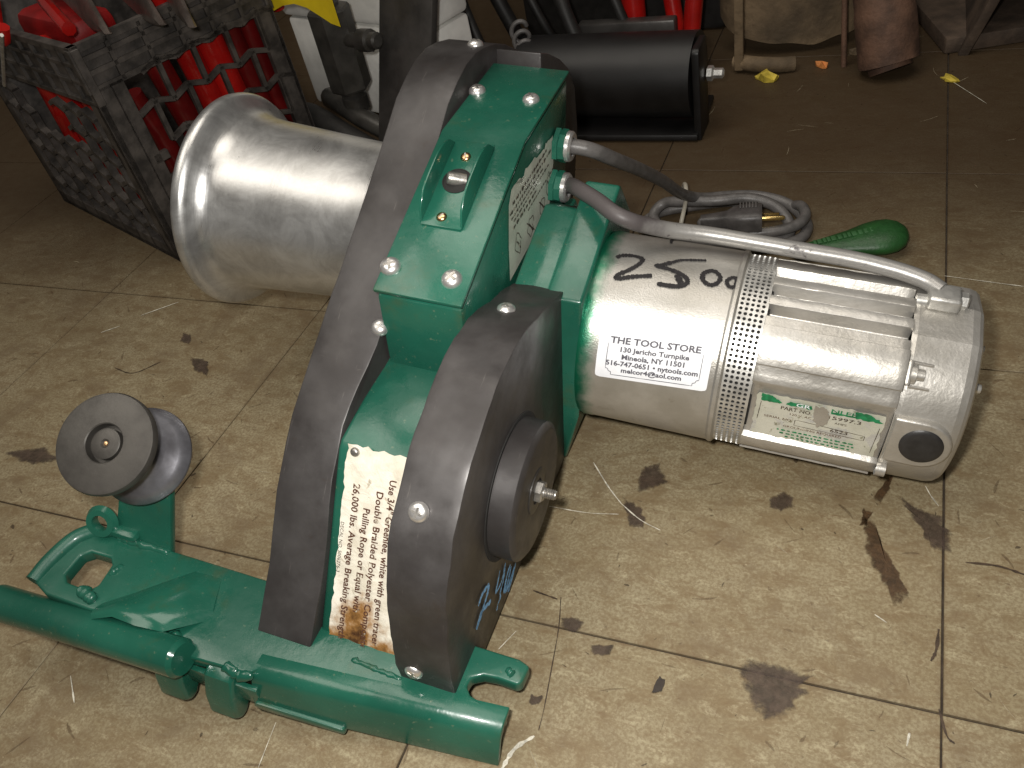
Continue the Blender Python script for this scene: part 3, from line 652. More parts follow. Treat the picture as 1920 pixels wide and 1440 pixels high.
# perforated cooling band: real holes
def band():
    bm = bmesh.new(); nx, nt, rb = 5, 120, .0682; a0, a1 = .1128, .1326; oct_ = [(math.cos((k+.5)*math.pi/4), math.sin((k+.5)*math.pi/4)) for k in range(8)]
    px = (a1-a0-.0022)/nx; pt = 2*math.pi/nt
    def vv(a, t, r): return bm.verts.new((a, UM+r*math.cos(t), NM+r*math.sin(t)))
    for it in range(nt):
        for ix in range(nx):
            ca, ct = a0+.0011+(ix+.5)*px, (it+.5)*pt; hr = .00122
            out = [(1, .414), (.414, 1), (-.414, 1), (-1, .414), (-1, -.414), (-.414, -1), (.414, -1), (1, -.414)]
            O_ = [vv(ca+x*px/2 if abs(x) == 1 else ca+x*px/2, ct+y*pt/2, rb) for x, y in out]
            I_ = [vv(ca+x*hr, ct+y*hr/rb, rb) for x, y in oct_]; D_ = [vv(ca+x*hr, ct+y*hr/rb, rb-.0010) for x, y in oct_]
            for k in range(8):
                j = (k+1) % 8; bm.faces.new((O_[k], O_[j], I_[j], I_[k])); bm.faces.new((I_[k], I_[j], D_[j], D_[k]))
            # square the corners
            for sx, sy, k1, k2 in ((1, 1, 0, 1), (-1, 1, 2, 3), (-1, -1, 4, 5), (1, -1, 6, 7)):
                bm.faces.new((O_[k1], vv(ca+sx*px/2, ct+sy*pt/2, rb), O_[k2]))
        t0, t1 = it*pt, (it+1)*pt
        for e0, e1 in ((a0, a0+.0011), (a1-.0011, a1)): bm.faces.new((vv(e0, t0, rb), vv(e1, t0, rb), vv(e1, t1, rb), vv(e0, t1, rb)))
    return done(bm, 'vent_band', M['zinc'], P, 0, angle=30)
band()
FP = [(40, .069), (63, .069), (64, .0665), (67, .0665), (68, .0695), (81, .0695), (82.5, .0605), (88.5, .0605), (90, .0695), (96.5, .0695), (98, .0605), (103, .0605), (104.5, .0695), (110.5, .0695), (111.3, .0570), (116.5, .0570), (117.3, .0685), (123, .0685), (123.6, .0735), (134, .0742), (144, .0735), (144.5, .0690), (150, .0692), (154, .0690), (157, .0665), (158.5, .0655), (160, .0648), (194.5, .0648), (195.5, .0690), (200, .0700), (205.5, .0705), (207, .0690), (208.5, .0645), (222, .0645), (223, .0695), (232, .0695), (233, .0645), (250, .0645), (251, .0695), (262, .0695), (263, .0645), (275, .0645), (276, .0695), (290, .0695), (291, .064), (305, .064), (306, .0695), (318, .0695), (319, .064), (330, .064), (331, .0695), (345, .0695), (346, .064), (358, .064), (359, .0695), (375, .0695), (376, .064), (390, .064)]
prof = [(UM+r*math.cos(math.radians(t)), NM+r*math.sin(math.radians(t))) for t, r in FP]
def fin_mesh():
    bm = bmesh.new(); rings = []; AA = [.1322+.0883*i/16 for i in range(17)]
    for a in AA:
        ring = []
        for (t, r), (u, n) in zip(FP, prof):
            s = 1 + (.012*noise.noise(V((a*170, t*.35, 1))) if r > .066 else .006*noise.noise(V((a*90, t, 2))))*.7
            ring.append(bm.verts.new((a, UM+(u-UM)*s, NM+(n-NM)*s)))
        rings.append(ring)
    for A, B in zip(rings, rings[1:]):
        for i in range(len(A)):
            j = (i+1) % len(A); bm.faces.new((A[i], A[j], B[j], B[i]))
    bm.faces.new(rings[0][::-1]); bm.faces.new(rings[-1]); return done(bm, 'fin_housing', M['cast'], P, .0005, 2, angle=40, bang=35)
fins = fin_mesh()
# end bell with flat top and raised brush boss
CP = [(60, .0690), (62, .0685), (88, .0672), (111, .0672), (113, .0675)] + [(113+4*i, .0668) for i in range(1, 60)]
cp = [(UM+r*math.cos(math.radians(t)), NM+r*math.sin(math.radians(t))) for t, r in CP if t < 418]
bm = bmesh.new(); rings = []
for a, s in ((.2205, .985), (.2235, 1.0), (.2550, .988), (.2592, .972), (.2615, .945), (.2630, .89), (.2640, .70)):
    rings.append([bm.verts.new((a, UM+(u-UM)*s, NM+(n-NM)*s)) for u, n in cp])
for A, B in zip(rings, rings[1:]):
    for i in range(len(A)): bm.faces.new((A[i], A[(i+1) % len(A)], B[(i+1) % len(A)], B[i]))
bm.faces.new(rings[-1])
bell = done(bm, 'end_bell', M['cast'], P, 0, angle=8.5)
bd = V((0, math.cos(math.radians(173)), math.sin(math.radians(173))))
bmx = frame_z((.2405, UM, NM), bd, (1, 0, 0))
bm = bmesh.new()
out = [(-.0195, -.0178), (-.0195, .0178)] + [(.0 + .0178*math.sin(t*math.pi/12), .0178*math.cos(t*math.pi/12)) for t in range(13)]
A = [bm.verts.new(bmx @ V((x, y, .035))) for x, y in out]; B = [bm.verts.new(bmx @ V((x, y, .0690))) for x, y in out]
bm.faces.new(A); bm.faces.new(B[::-1])
for i in range(len(A)): bm.faces.new((A[i], A[(i+1) % len(A)], B[(i+1) % len(A)], B[i]))
done(bm, 'brush_boss', M['cast'], bell, .0018, 3)
lathe('brush_cap', [(.0128, .0680), (.0130, .0694), (.0124, .0700), (.0100, .0706), (0, .0710)], bmx, M['bakelite'], bell, 40)
mb = frame_z((.2200, *cyl(0, 134.5, .0665)[1:]), (1, 0, 0), (0, 1, 0))
bm = bmesh.new(); add_box(bm, (-.008, -.008, 0), (.008, .008, .0032), frame_z((.2205, *cyl(0, 134.5, .0650)[1:]), (1, 0, 0), (0, math.cos(math.radians(134.5)), math.sin(math.radians(134.5))))); done(bm, 'bolt_lug', M['cast'], bell, .0012)
lathe('bolt', [(.0068, .0030), (.0068, .0065), (.0040, .0068), (.0038, .0115), (0, .0118)], mb, M['cast'], bell, 14)
for th_ in (128.5, 141.5):
    tube('casting_rib', [cyl(.2235, th_, .0665), cyl(.236, th_, .0655)], .0014, M['cast'], bell, 8)
lathe('bolt', [(.0045, .0), (.0045, .006), (.003, .0065), (0, .0065)], frame_z((.2205, *cyl(0, 88, .067)[1:]), (1, 0, 0)), M['zinc'], bell, 12)
lathe('bolt', [(.0052, .0), (.0052, .006), (0, .0066)], frame_z((.2205, *cyl(0, 200, .0690)[1:]), (1, 0, 0)), M['cast'], bell, 12)
for u, n in ((.1745, .130), (.203, .138)): lathe('end_screw', [(.0035, -.004), (.0035, .002), (.0028, .0045), (0, .0052)], frame_z((.2645, u, n), (1, 0, 0)), M['zinc'], bell, 14)
box('cable_clamp', (.2265, .199, .1655), (.2460, .2165, .1755), M['zinc'], P, .0022, None, 3)
lathe('clamp_nut', [(.0055, 0), (.0055, .004), (.0045, .005), (0, .005)], frame_z((.2455, .208, .1705), (1, 0, 0)), M['zinc'], bpy.data.objects['cable_clamp'], 6, 20)

# shop label on the motor body
def lab_f(a, th, r=.07005): return cyl(a, th - (a-.0285)/.0755*4.2, r)
bm = bmesh.new(); g = []; NX, NT = 24, 30
for i in range(NX+1):
    row = []
    for j in range(NT+1):
        x, y = i/NX*2-1, j/NT*2-1
        # rounded corners by pulling the grid in near them
        cx = max(0, abs(x)-.93)/.07; cy = max(0, abs(y)-.89)/.11; k = max(0, math.hypot(cx, cy)-1) if cx and cy else 0
        x *= 1-.05*k; y *= 1-.07*k
        row.append(bm.verts.new(lab_f(.0665+.0382*x, 149.7+20.2*y)))
    g.append(row)
for i in range(NX):
    for j in range(NT): bm.faces.new((g[i][j], g[i][j+1], g[i+1][j+1], g[i+1][j]))
lb = done(bm, 'shop_label', M['sticker'], P, 0, angle=60)
for body, a0, a1, th_, h in (('THE TOOL STORE', .0362, .0968, 148.4, .0043), ('130 Jericho Turnpike', .0440, .0902, 153.0, .0033), ('Mineola, NY 11501', .0455, .0878, 157.3, .0034), ('516-747-0651 \u2022 nytools.com', .0352, .0975, 161.4, .0034), ('melcor4@aol.com', .0462, .0872, 165.2, .0033)):
    text('text_line', body, M['print_grey'], lb, lambda x, y, a0=a0, th_=th_: lab_f(a0+x, th_-math.degrees(y/.07), .07035), a1-a0, h*1.06, .032)
for pts in ([(.0352, 148.5), (.0352, 163.5), (.0368, 163.8), (.0375, 165.2), (.0392, 165.6), (.0392, 167.4), (.060, 167.4), (.0948, 167.4), (.0948, 165.8), (.0965, 165.4), (.0972, 164.0), (.0988, 163.6), (.0988, 148.8)],):
    ff = lambda x, y: lab_f(x, y*1000, .07032)
    for p, p2 in zip(pts, pts[1:]): ribbon('border_line', [(p[0], p[1]/1000), (p2[0], p2[1]/1000)], .00042, M['print_grey'], lb, (lambda dx: ff)(0), jitter=0)
# the price in black marker
def mk(pts, w): 
    sc = math.radians(1)*.07
    ribbon('marker_stroke', [(a, -t*sc) for a, t in pts], w, M['ink'], motor, lambda x, y: cyl(x, -y/sc, .0702), 14, .28)
mk([(.0262, 97.2), (.0285, 95.0), (.0337, 93.6), (.040, 93.5), (.0440, 95.2), (.0425, 99.4), (.0373, 104.6), (.0312, 108.8), (.0302, 111.2), (.0335, 111.0), (.0404, 108.8), (.0500, 106.6), (.0538, 105.8)], .0033)
mk([(.086, 86.6), (.078, 88.2), (.0692, 90.4), (.064, 93.6)], .0026); mk([(.064, 93.4), (.0590, 96.4), (.0549, 98.2), (.0600, 98.8), (.0644, 99.3), (.072, 101.2), (.0767, 103.8), (.0776, 107.0), (.0724, 109.8), (.0654, 110.4), (.0584, 110.4)], .0034)
mk([(.0700, 102.0), (.0715, 104.5), (.0740, 107.5)], .0042)
mk([(.0904, 94.9), (.0866, 98.6), (.0878, 103.2), (.093, 105.4), (.0972, 103.2), (.0980, 98.8), (.0934, 95.0), (.0895, 95.6)], .0032)
mk([(.1049, 98.0), (.1030, 101.0), (.105, 104.3), (.1085, 104.0), (.1092, 100.6), (.108, 97.6), (.1045, 97.9)], .0030)
mk([(.0590, 56.0), (.0568, 63.0), (.0580, 72.0)], .0022)
# worn nameplate on the finned housing (flat recess facing the front)
t0, t1 = math.radians(159.5), math.radians(194.8); pA = V((0, UM+.0651*math.cos(t0), NM+.0651*math.sin(t0))); pB = V((0, UM+.0651*math.cos(t1), NM+.0651*math.sin(t1)))
pd = (pB-pA); pl = pd.length; pd.normalize(); pn = V((0, -pd.z, pd.y))
if pn.y > 0: pn = -pn
def npf(a, y, off=0.0): return V((a, 0, 0)) + pA + pd*y + pn*off
bm = bmesh.new(); g = []
for i in range(31):
    row = []
    for j in range(13):
        a = .1375+.0795*i/30; y = .0012+(pl-.0024)*j/12
        if i in (0, 30): a += .0016*noise.noise(V((y*400, i, 0)))
        if j in (0, 12): y += .0012*noise.noise(V((a*350, j, 0)))
        row.append(bm.verts.new(npf(a, y, .0011+.0005*noise.noise(V((a*120, y*120, 0))))))
    g.append(row)
for i in range(30):
    for j in range(12): bm.faces.new((g[i][j], g[i][j+1], g[i+1][j+1], g[i+1][j]))
npl = done(bm, 'nameplate', M['plate'], P, 0, angle=60)
nf = lambda off: (lambda x, y: npf(x, y, off))
def patch(pts, mat, off, amp=.0012, name='printed_band'):
    bm = bmesh.new(); Q = []
    for p, p2 in zip(pts, pts[1:]+pts[:1]):
        for t in range(8):
            x, y = p[0]+(p2[0]-p[0])*t/8, p[1]+(p2[1]-p[1])*t/8; Q.append((x+amp*noise.noise(V((x*500, y*500, 1))), y+amp*noise.noise(V((x*480, y*480, 9)))))
    bm.faces.new([bm.verts.new(npf(x, y, off)) for x, y in Q]); bmesh.ops.triangulate(bm, faces=bm.faces)
    me = bpy.data.meshes.new(name); bm.to_mesh(me); bm.free(); return link(name, me, mat, npl, 0)
patch([(.1400, .0012), (.1460, .0012), (.1530, .0060), (.1520, .0072), (.1405, .0070)], M['print_green'], .0020)
patch([(.1560, .0068), (.1590, .0040), (.1720, .0038), (.1725, .0072), (.1580, .0074)], M['print_green'], .0020)
patch([(.1840, .0056), (.2000, .0054), (.2000, .0068), (.1845, .0073)], M['print_green'], .0020, .0005)
patch([(.1985, .0018), (.2060, .0012), (.2130, .0042), (.2160, .0068), (.2000, .0072)], M['print_green'], .0020)
text('text_line', 'GR', M['sticker'], npl, lambda x, y: npf(.1625+x, .0066-y, .0024), .0090, .0030, .01)
text('text_line', 'NLEE', M['print_green'], npl, lambda x, y: npf(.1842+x, .0056-y, .0024), .0155, .0032, .01)
for body, a0, a1, y, h, mt in (('PART NO.', .1535, .1730, .0113, .0030, 'print_dark'), ('15997.3', .1835, .2035, .0113, .0030, 'print_dark'), ('120 V. AC', .1600, .1735, .0150, .0018, 'print_brown'), ('AMPS', .1880, .1955, .0150, .0018, 'print_dark'),
        ('SERIAL NO.', .1440, .1625, .0205, .0020, 'print_brown'), ('6523', .1865, .1975, .0225, .0028, 'print_dark'), ('GROUNDING REQUIRED', .1575, .1945, .0265, .0020, 'print_brown')):
    text('text_line', body, M[mt], npl, lambda x, y2, a0=a0, y=y: npf(a0+x, y-y2, .0024), a1-a0, h, .012 if h > .0022 else 0)
for ln in ([(.1640, .0185), (.2080, .0205)], [(.1640, .0235), (.2080, .0245)], [(.1640, .0185), (.1640, .0235)], [(.2080, .0205), (.2080, .0245)], [(.1405, .008), (.1400, .024)], [(.2150, .011), (.2140, .034)]):
    ribbon('border_line', ln, .0004, M['print_dark'], npl, nf(.0022), jitter=.3)
for yy, x0 in ((.0298, .1540), (.0325, .1560), (.0352, .1600)):
    x = x0
    while x < .203: l = rl.uniform(.0012, .0035); ribbon('print_mark', [(x, yy), (x+l, yy)], .0012, M['print_green'], npl, nf(.0022), jitter=.4); x += l+rl.uniform(.0006, .0016)
patch([(.1735, .0030), (.1815, .0032), (.1840, .0110), (.1825, .0180), (.1780, .0200), (.1745, .0150)], M['cast'], .0027, .0016, 'bare_patch')

# --- capstan
mc = frame_z((0, .2524, .1216), (-1, 0, 0), (0, 1, 0))
lathe('capstan', [(.058, .135), (.080, .140), (.086, .143), (.086, .146), (.079, .150), (.0725, .158), (.0690, .168), (.0672, .180), (.0668, .200), (.0680, .220), (.0698, .245), (.0716, .270), (.0730, .290), (.0742, .300), (.0754, .308), (.0778, .3138), (.0818, .3182), (.0868, .3215), (.0905, .3238), (.0921, .3270), (.0922, .330), (.0915, .333), (.0890, .334), (.080, .330), (.065, .318), (.060, .300), (0, .300)], mc, M['alu'], P, 128, 60)

# --- cable glands and cords
def gland(u, n):
    m = frame_z((-.0395, u, n), (1, 0, 0), (0, 1, .4))
    o = lathe('cable_gland', [(.0130, 0), (.0130, .0035), (.0108, .0045), (.0108, .0060)], m, M['green'], P, 6, 20)
    lathe('gland_ring', [(.0105, .0055), (.0112, .0062), (.0112, .0115), (.0098, .0130), (.0070, .0130)], m, M['chrome'], o, 28)
    lathe('gland_nut', [(.0122, .0042), (.0122, .0085), (.011, .009)], m, M['green'], o, 8, 20)
gland(.2665, .2085); gland(.2555, .1805)
tube('motor_lead', [(-.034, .2555, .1805), (-.0245, .2525, .1850), (-.0114, .2310, .1965), (.0054, .2165, .1995), (.0217, .2030, .2000), (.0328, .2025, .1965), (.042, .2095, .190), (.0588, .2195, .182), (.084, .226, .1785), (.117, .2265, .1775), (.145, .227, .1765), (.179, .227, .1755), (.206, .224, .1745), (.224, .219, .1735), (.234, .213, .172)], .0057, M['cable_shiny'], P, 16, 8)
cordpts = [(-.2835, .2625, .2190), (-.272, .2635, .2170), (-.262, .268, .2115), (-.254, .286, .195), (-.250, .340, .155), (-.251, .415, .100), (-.249, .476, .050), (-.236, .508, .026), (-.212, .526, .018), (-.184, .5310, .016), (-.153, .525, .012), (-.133, .506, .0075), (-.127, .484, .0065), (-.136, .464, .0065), (-.165, .452, .0065), (-.205, .450, .0065), (-.245, .455, .0068), (-.270, .472, .0075), (-.285, .492, .012), (-.276, .505, .020), (-.252, .500, .026), (-.220, .5000, .028), (-.189, .5080, .027), (-.162, .503, .022), (-.145, .488, .012), (-.145, .470, .007), (-.165, .462, .0075), (-.20, .462, .010), (-.226, .464, .022), (-.222, .465, .026)]
IP = PM.inverted()
cord = tube('power_cord', [IP @ V(p) for p in cordpts], .0056, M['cable'], P, 14, 8)
tube('cord_loop', [IP @ V(p) for p in [(-.300, .480, .0065), (-.282, .508, .0065), (-.250, .522, .0065), (-.216, .532, .0068), (-.180, .534, .0066), (-.152, .527, .0065), (-.136, .510, .018), (-.130, .488, .0185), (-.142, .470, .0180), (-.17, .459, .018), (-.21, .456, .018), (-.26, .462, .018), (-.296, .474, .008)]], .0054, M['cable'], cord, 14, 8)
tie = tube('cord_tie', [IP @ V(p) for p in [(-.258, .520, .004), (-.258, .522, .030), (-.252, .506, .042), (-.248, .488, .036), (-.249, .470, .024), (-.252, .466, .010)]], .0022, M['tie'], cord, 8)
# moulded plug lying on the coil
pdv = (V((-.1389, .478, .031)) - V((-.1942, .4700, .031))).normalized()
pm_ = IP @ frame_z(V((-.2020, .4640, .029)), pdv, (0, 0, 1))
bm = bmesh.new()
prev = None
for h, w, d in ((-.026, .0050, .0050), (-.012, .0062, .0062), (0, .0075, .0080), (.006, .0100, .0125), (.014, .0115, .0145), (.030, .0118, .0148), (.0335, .0112, .0140)):
    ring = [bm.verts.new(pm_ @ V((w*math.copysign(abs(math.cos(t))**.5, math.cos(t)), d*math.copysign(abs(math.sin(t))**.5, math.sin(t)), h))) for t in [2*math.pi*i/24 for i in range(24)]]
    if prev:
        for i in range(24): bm.faces.new((prev[i], prev[(i+1) % 24], ring[(i+1) % 24], ring[i]))
    else: bm.faces.new(ring[::-1])
    prev = ring
bm.faces.new(prev); plug = done(bm, 'plug', M['plug'], P, 0, angle=40)
lathe('ground_prong', [(.0024, .032), (.0024, .0530), (.0014, .0550), (0, .0555)], pm_ @ Matrix.Translation((.0035, .0065, 0)), M['gold'], plug, 14)
for y in (-.0065,): box('blade_prong', (-.0050, y-.0008, .032), (.0012, y+.0008, .0500), M['gold'], plug, .0003, pm_)
for i in range(6): box('grip_rib', (.0118, -.012, .012+.003*i), (.0126, -.001, .0134+.003*i), M['cable'], plug, .0003, pm_)

# ------------------------------------------------------------------ small things on the floor
gA, gB = V((-.136, .441, .0085)), V((-.055, .4690, .0125)); gd = (gB-gA).normalized()
m = frame_z(gA, gd, (0, 0, 1)); bm = bmesh.new(); prev = None
for h, w, d in ((0, .0045, .0055), (.015, .006, .0085), (.035, .0075, .0125), (.055, .0090, .0170), (.070, .0112, .0220), (.082, .0122, .0240), (.092, .0116, .0228), (.100, .0095, .0180), (.105, .006, .0105), (.1068, .002, .003)):
    ring = [bm.verts.new(m @ V((w*math.cos(t), d*math.sin(t), h))) for t in [2*math.pi*i/28 for i in range(28)]]
    if prev:
        for i in range(28): bm.faces.new((prev[i], prev[(i+1) % 28], ring[(i+1) % 28], ring[i]))
    else: bm.faces.new(ring[::-1])
    prev = ring
bm.faces.new(prev); gh = tag(done(bm, 'screwdriver', M['grip'], None, 0, angle=50), 'green plastic handled tool with a bulbous end lying behind the silver motor', 'tool')
x = .020
while x < .074:
    l = rl.uniform(.0035, .006); w0 = .0062+.0055*(x/.08)
    bm = bmesh.new(); add_box(bm, (w0*.97-.0006, -.0035, x), (w0*.97+.0006, .0035, x+l*.75), m); done(bm, 'embossed_mark', M['grip_lit'], gh, .0004); x += l

def scrap(name, label, cat, loc, r, mat, seed, tall=.006):
    bm = bmesh.new(); rr = random.Random(seed); top = []; n = 11
    c = bm.verts.new((0, 0, tall)); bot = []
    for i in range(n):
        a = i/n*6.283; q = r*rr.uniform(.5, 1.25); top.append(bm.verts.new((q*1.5*math.cos(a), q*.8*math.sin(a), rr.uniform(.001, tall)))); bot.append(bm.verts.new((q*1.4*math.cos(a), q*.75*math.sin(a), 0.0004)))
    for i in range(n):
        j = (i+1) % n; bm.faces.new((top[i], top[j], c)); bm.faces.new((bot[i], bot[j], top[j], top[i]))
    bm.faces.new(bot[::-1]); o = done(bm, name, mat, None, 0, angle=20); o.location = loc; o.rotation_euler.z = rr.uniform(-.8, .3); return tag(o, label, cat)
scrap('paper_scrap', 'crumpled yellow scrap lying in front of the curled canvas', 'scrap', (-.215, .846, 0), .0135, M['leaf'], 4, .012)
scrap('wood_chip', 'small orange chip on the floor beside the thin upright rod', 'wood chip', (-.151, .880, 0), .0095, M['orange'], 8, .008)
scrap('wood_chip', 'pale crumb against the base of the rusty brown post', 'wood chip', (-.108, .915, 0), .0090, M['canvas'], 12, .010)
scrap('paint_flake', 'pale yellow flake on the floor right of the rusty post', 'paint flake', (.001, .831, 0), .0075, M['leaf'], 15, .005)

# ------------------------------------------------------------------ milk crate full of red tools, left
cL = V((-.93, .367, 0)).normalized(); cR = V((.367, .93, 0)).normalized()
CM = Matrix(((-cL.x, cR.x, 0, -.854), (-cL.y, cR.y, 0, .373), (0, 0, 1, 0), (0, 0, 0, 1)))   # local x to the corner (negative = left face), y into the right face
crate = empty('milk_crate', mtx=CM); tag(crate, 'black plastic milk crate filled with red-handled tools', 'crate')
HC, LC, DC, T3 = .267, .345, .245, .006
def wallbars(bm, f, L):
    """f(s, z, d) -> point; a ribbed rim, corner posts and an open lattice"""
    def bar(s0, z0, s1, z1, w, dep=T3):
        d = V((s1-s0, z1-z0)); l = d.length; d /= l; nn = V((-d.y, d.x))*w*.5
        c = [(s0+nn.x, z0+nn.y), (s1+nn.x, z1+nn.y), (s1-nn.x, z1-nn.y), (s0-nn.x, z0-nn.y)]
        A = [bm.verts.new(f(x, z, 0)) for x, z in c]; B = [bm.verts.new(f(x, z, -dep)) for x, z in c]
        bm.faces.new(A); bm.faces.new(B[::-1])
        for i in range(4): bm.faces.new((A[i], A[(i+1) % 4], B[(i+1) % 4], B[i]))
    return bar
def crate_wall(name, f, L, style):
    bm = bmesh.new(); bar = wallbars(bm, f, L)
    # recessed panel of the rim, then proud rails and ribs
    z0 = .220 if style == 'right' else .205
    A = [bm.verts.new(f(s, z, -.004)) for s, z in ((0, z0), (L, z0), (L, HC-.004), (0, HC-.004))]; B = [bm.verts.new(f(s, z, -.008)) for s, z in ((0, z0), (L, z0), (L, HC-.004), (0, HC-.004))]
    bm.faces.new(A); bm.faces.new(B[::-1])
    for z, w in ((z0, .006), (z0+(HC-z0)*.36, .005), (z0+(HC-z0)*.68, .005), (HC-.003, .008)): bar(0, z, L, z, w, .010)
    n = 6 if style == 'right' else 9
    for i in range(n+1):
        s = L*i/n; bar(s, z0-.002, s, HC-.002, .0045, .009)
    bar(.012, 0, .012, z0, .024, .008); bar(L-.012, 0, L-.012, z0, .024, .008)
    bar(0, .010, L, .010, .020, .008)
    o = done(bm, name, M['crate'], crate, .0006, 1, angle=20)
    bm = bmesh.new(); bar = wallbars(bm, f, L)
    if style == 'right':
        bar(.030, .0, .030, .220, .016, .007)
        bar(.030, .125, .048, .125, .010, .007)
        p, q = .046, .040; x = .045
        rows = [.216-q*i for i in range(6)]
        for i, z in enumerate(rows):
            k = .0 if i % 2 else p/2; x = .038 + k
            while x < L-.03:
                bar(x, z, x+p*.5, z+.008, .0055); bar(x+p*.5, z+.008, x+p, z, .0055)
                if z-q > 0: bar(x+p*.5 if i % 2 else x+p*.5, z+.008, x+p*.5, z-q+.0, .0055)
                x += p
    else:
        p, q = .040, .0290
        for i in range(6):
            z = .034+q*i; x = (p/2 if i % 2 else 0)+.02
            while x < L-.025:
                if not (.13 < x < .26 and z > .125):
                    bar(x, z, x+p*.62, z+.009, .0060, .009); bar(x+p*.62, z+.009, x+p, z+.003, .0050, .009); bar(x, z, x, z-q*.9, .0050, .009)
                x += p
    return done(bm, 'lattice', M['crate'], crate, 0, angle=20)
crate_wall('crate_wall', lambda s, z, d: V((-s, -d, z)), LC, 'left')
crate_wall('crate_wall', lambda s, z, d: V((d, s, z)), DC, 'right')
for lo, hi in (((-LC, DC-.006, 0), (0, DC, HC)), ((-LC, 0, 0), (-LC+.006, DC, HC)), ((-LC, 0, 0), (0, DC, .008))): box('crate_panel', lo, hi, M['crate'], crate, .001)
# the tools standing in it (placed in crate coordinates)
def in_crate(p): return CM @ V(p)
def handle(pts, r, label, mat='red'):
    return tag(tube('hand_tool', [in_crate(p) for p in pts], r, M[mat], None, 16, 6), label, 'tool', 'red tool handles in the milk crate')
ordn = ('nearest the corner', 'second from the corner', 'third from the corner', 'fourth from the corner', 'fifth from the corner', 'farthest from the corner')
for i, (y, lean, z1, r) in enumerate(((.052, .020, .190, .013), (.092, .022, .250, .015), (.128, .026, .330, .015), (.160, .022, .350, .019), (.196, .016, .260, .013), (.222, .010, .290, .012))):
    handle([(-.042, y+lean, .012), (-.040, y+lean*.6, .12), (-.036, y, z1)], r, 'red tubular tool behind the right face of the milk crate, '+ordn[i], ('red_shaded', 'red_shaded', 'red', 'red', 'red_shaded', 'red_shaded')[i])
for i, (x, lean, z1, r) in enumerate(((-.255, .03, .230, .015), (-.195, .035, .240, .015), (-.135, .03, .215, .010), (-.085, .028, .215, .010))):
    handle([(x-lean, .044, .012), (x-lean*.5, .042, .12), (x, .038, z1)], r, 'red tubular tool behind the left face of the milk crate, '+ordn[3-i])
tag(box('loppers', (-.285, .05, .225), (-.12, .11, .262), M['red_dull'], None, .012, CM), 'dark red tool body lying across the left end of the milk crate', 'tool')
tag(tube('bent_lever', [in_crate(p) for p in ((-.165, .060, .292), (-.147, .050, .288), (-.035, .023, .276))], .0075, M['red'], None, 8), 'bright red bent lever resting on the rim of the milk crate', 'lever')
tag(tube('hooked_lever', [in_crate(p) for p in ((-.185, .010, .300), (-.170, -.006, .275), (-.150, -.012, .266), (-.140, -.008, .280))], .0080, M['red'], None, 8), 'red hooked lever hanging over the far left of the crate rim', 'lever')
tag(tube('steel_rod', [in_crate((-.115, -.020, .278)), in_crate((-.240, -.014, .200))], .0022, M['zinc'], None, 8), 'thin bright rod hanging down the left face of the milk crate', 'rod')
# curved steel jaws lying over the crate
def jaw(p0, p1, w, label):
    p0, p1 = in_crate(p0), in_crate(p1); d = p1-p0; m = frame_z(p0, d.normalized(), (0, -1, .2)); L = d.length; bm = bmesh.new(); prev = None
    for i in range(31):
        t = i/30; ww = max(.0015, w*min(1, ((1-t)*L/.075)**.75)); th_ = .008*(1-.5*t); off = -.010*math.sin(t*math.pi)
        sec = [(-ww*.5+off, -th_*.4), (-ww*.1+off, -th_), (ww*.40+off, -th_*.6), (ww*.5+off, 0), (ww*.40+off, th_*.6), (-ww*.1+off, th_), (-ww*.5+off, th_*.4)]
        ring = [bm.verts.new(m @ V((y, x, t*L))) for x, y in sec]
        if prev:
            for k in range(7): bm.faces.new((prev[k], prev[(k+1) % 7], ring[(k+1) % 7], ring[k]))
        else: bm.faces.new(ring[::-1])
        prev = ring
    bm.faces.new(prev); return tag(done(bm, 'curved_blade', M['jaw'], None, 0, angle=30), label, 'tool jaw', 'steel jaws over the crate')
jaw((-.355, .125, .290), (.018, .040, .270), .040, 'leftmost curved steel jaw leaning over the corner of the crate')
jaw((-.302, .168, .285), (.070, .077, .270), .038, 'middle curved steel jaw leaning over the crate rim')
jaw((-.190, .200, .278), (.120, .083, .270), .034, 'rightmost curved steel jaw leaning over the crate rim')

# ------------------------------------------------------------------ white machine with hydraulic fitting, behind the capstan
bx = V((.95, -.312, 0)).normalized(); by = V((.312, .95, 0)).normalized()
BM = Matrix(((bx.x, by.x, 0, -.875), (bx.y, by.y, 0, .765), (0, 0, 1, .02), (0, 0, 0, 1)))
wb = empty('hydraulic_pump', mtx=BM); tag(wb, 'white enamelled pump unit with black hydraulic fittings behind the capstan', 'pump')
box('pump_case', (0, 0, 0), (.292, .07, .130), M['white_box'], wb, .006); box('pump_lid', (-.004, -.004, .132), (.296, .07, .40), M['white_box'], wb, .008)
box('pump_foot', (.03, .01, -.02), (.06, .06, 0), M['rubber'], wb, .002); box('pump_foot', (.20, .01, -.02), (.23, .06, 0), M['rubber'], wb, .002)
fz = frame_z((.196, -.073, .080), (.02, .0, 1), (1, 0, 0))
lathe('valve_body', [(0, 0), (.025, 0), (.027, .003), (.027, .100), (.025, .103), (.015, .105), (.015, .15), (0, .15)], fz, M['fitting'], wb, 6, 20)
lathe('hose_stub', [(0, -.052), (.010, -.050), (.013, -.046), (.013, -.030), (.017, -.028), (.017, -.010), (.013, -.006), (.013, 0)], fz, M['fitting'], wb, 12)
lathe('side_port', [(.009, 0), (.009, .026), (.0135, .028), (.0135, .046), (.010, .048), (.010, .058), (.007, .060), (0, .060)], frame_z((.215, -.073, .145), (1, 0, .06), (0, 1, 0)), M['fitting'], wb, 12)
lathe('port_plug', [(.011, 0), (.011, .004), (.007, .005), (0, .005)], frame_z((.072, -.001, .085), (0, -1, 0)), M['fitting'], wb, 16)
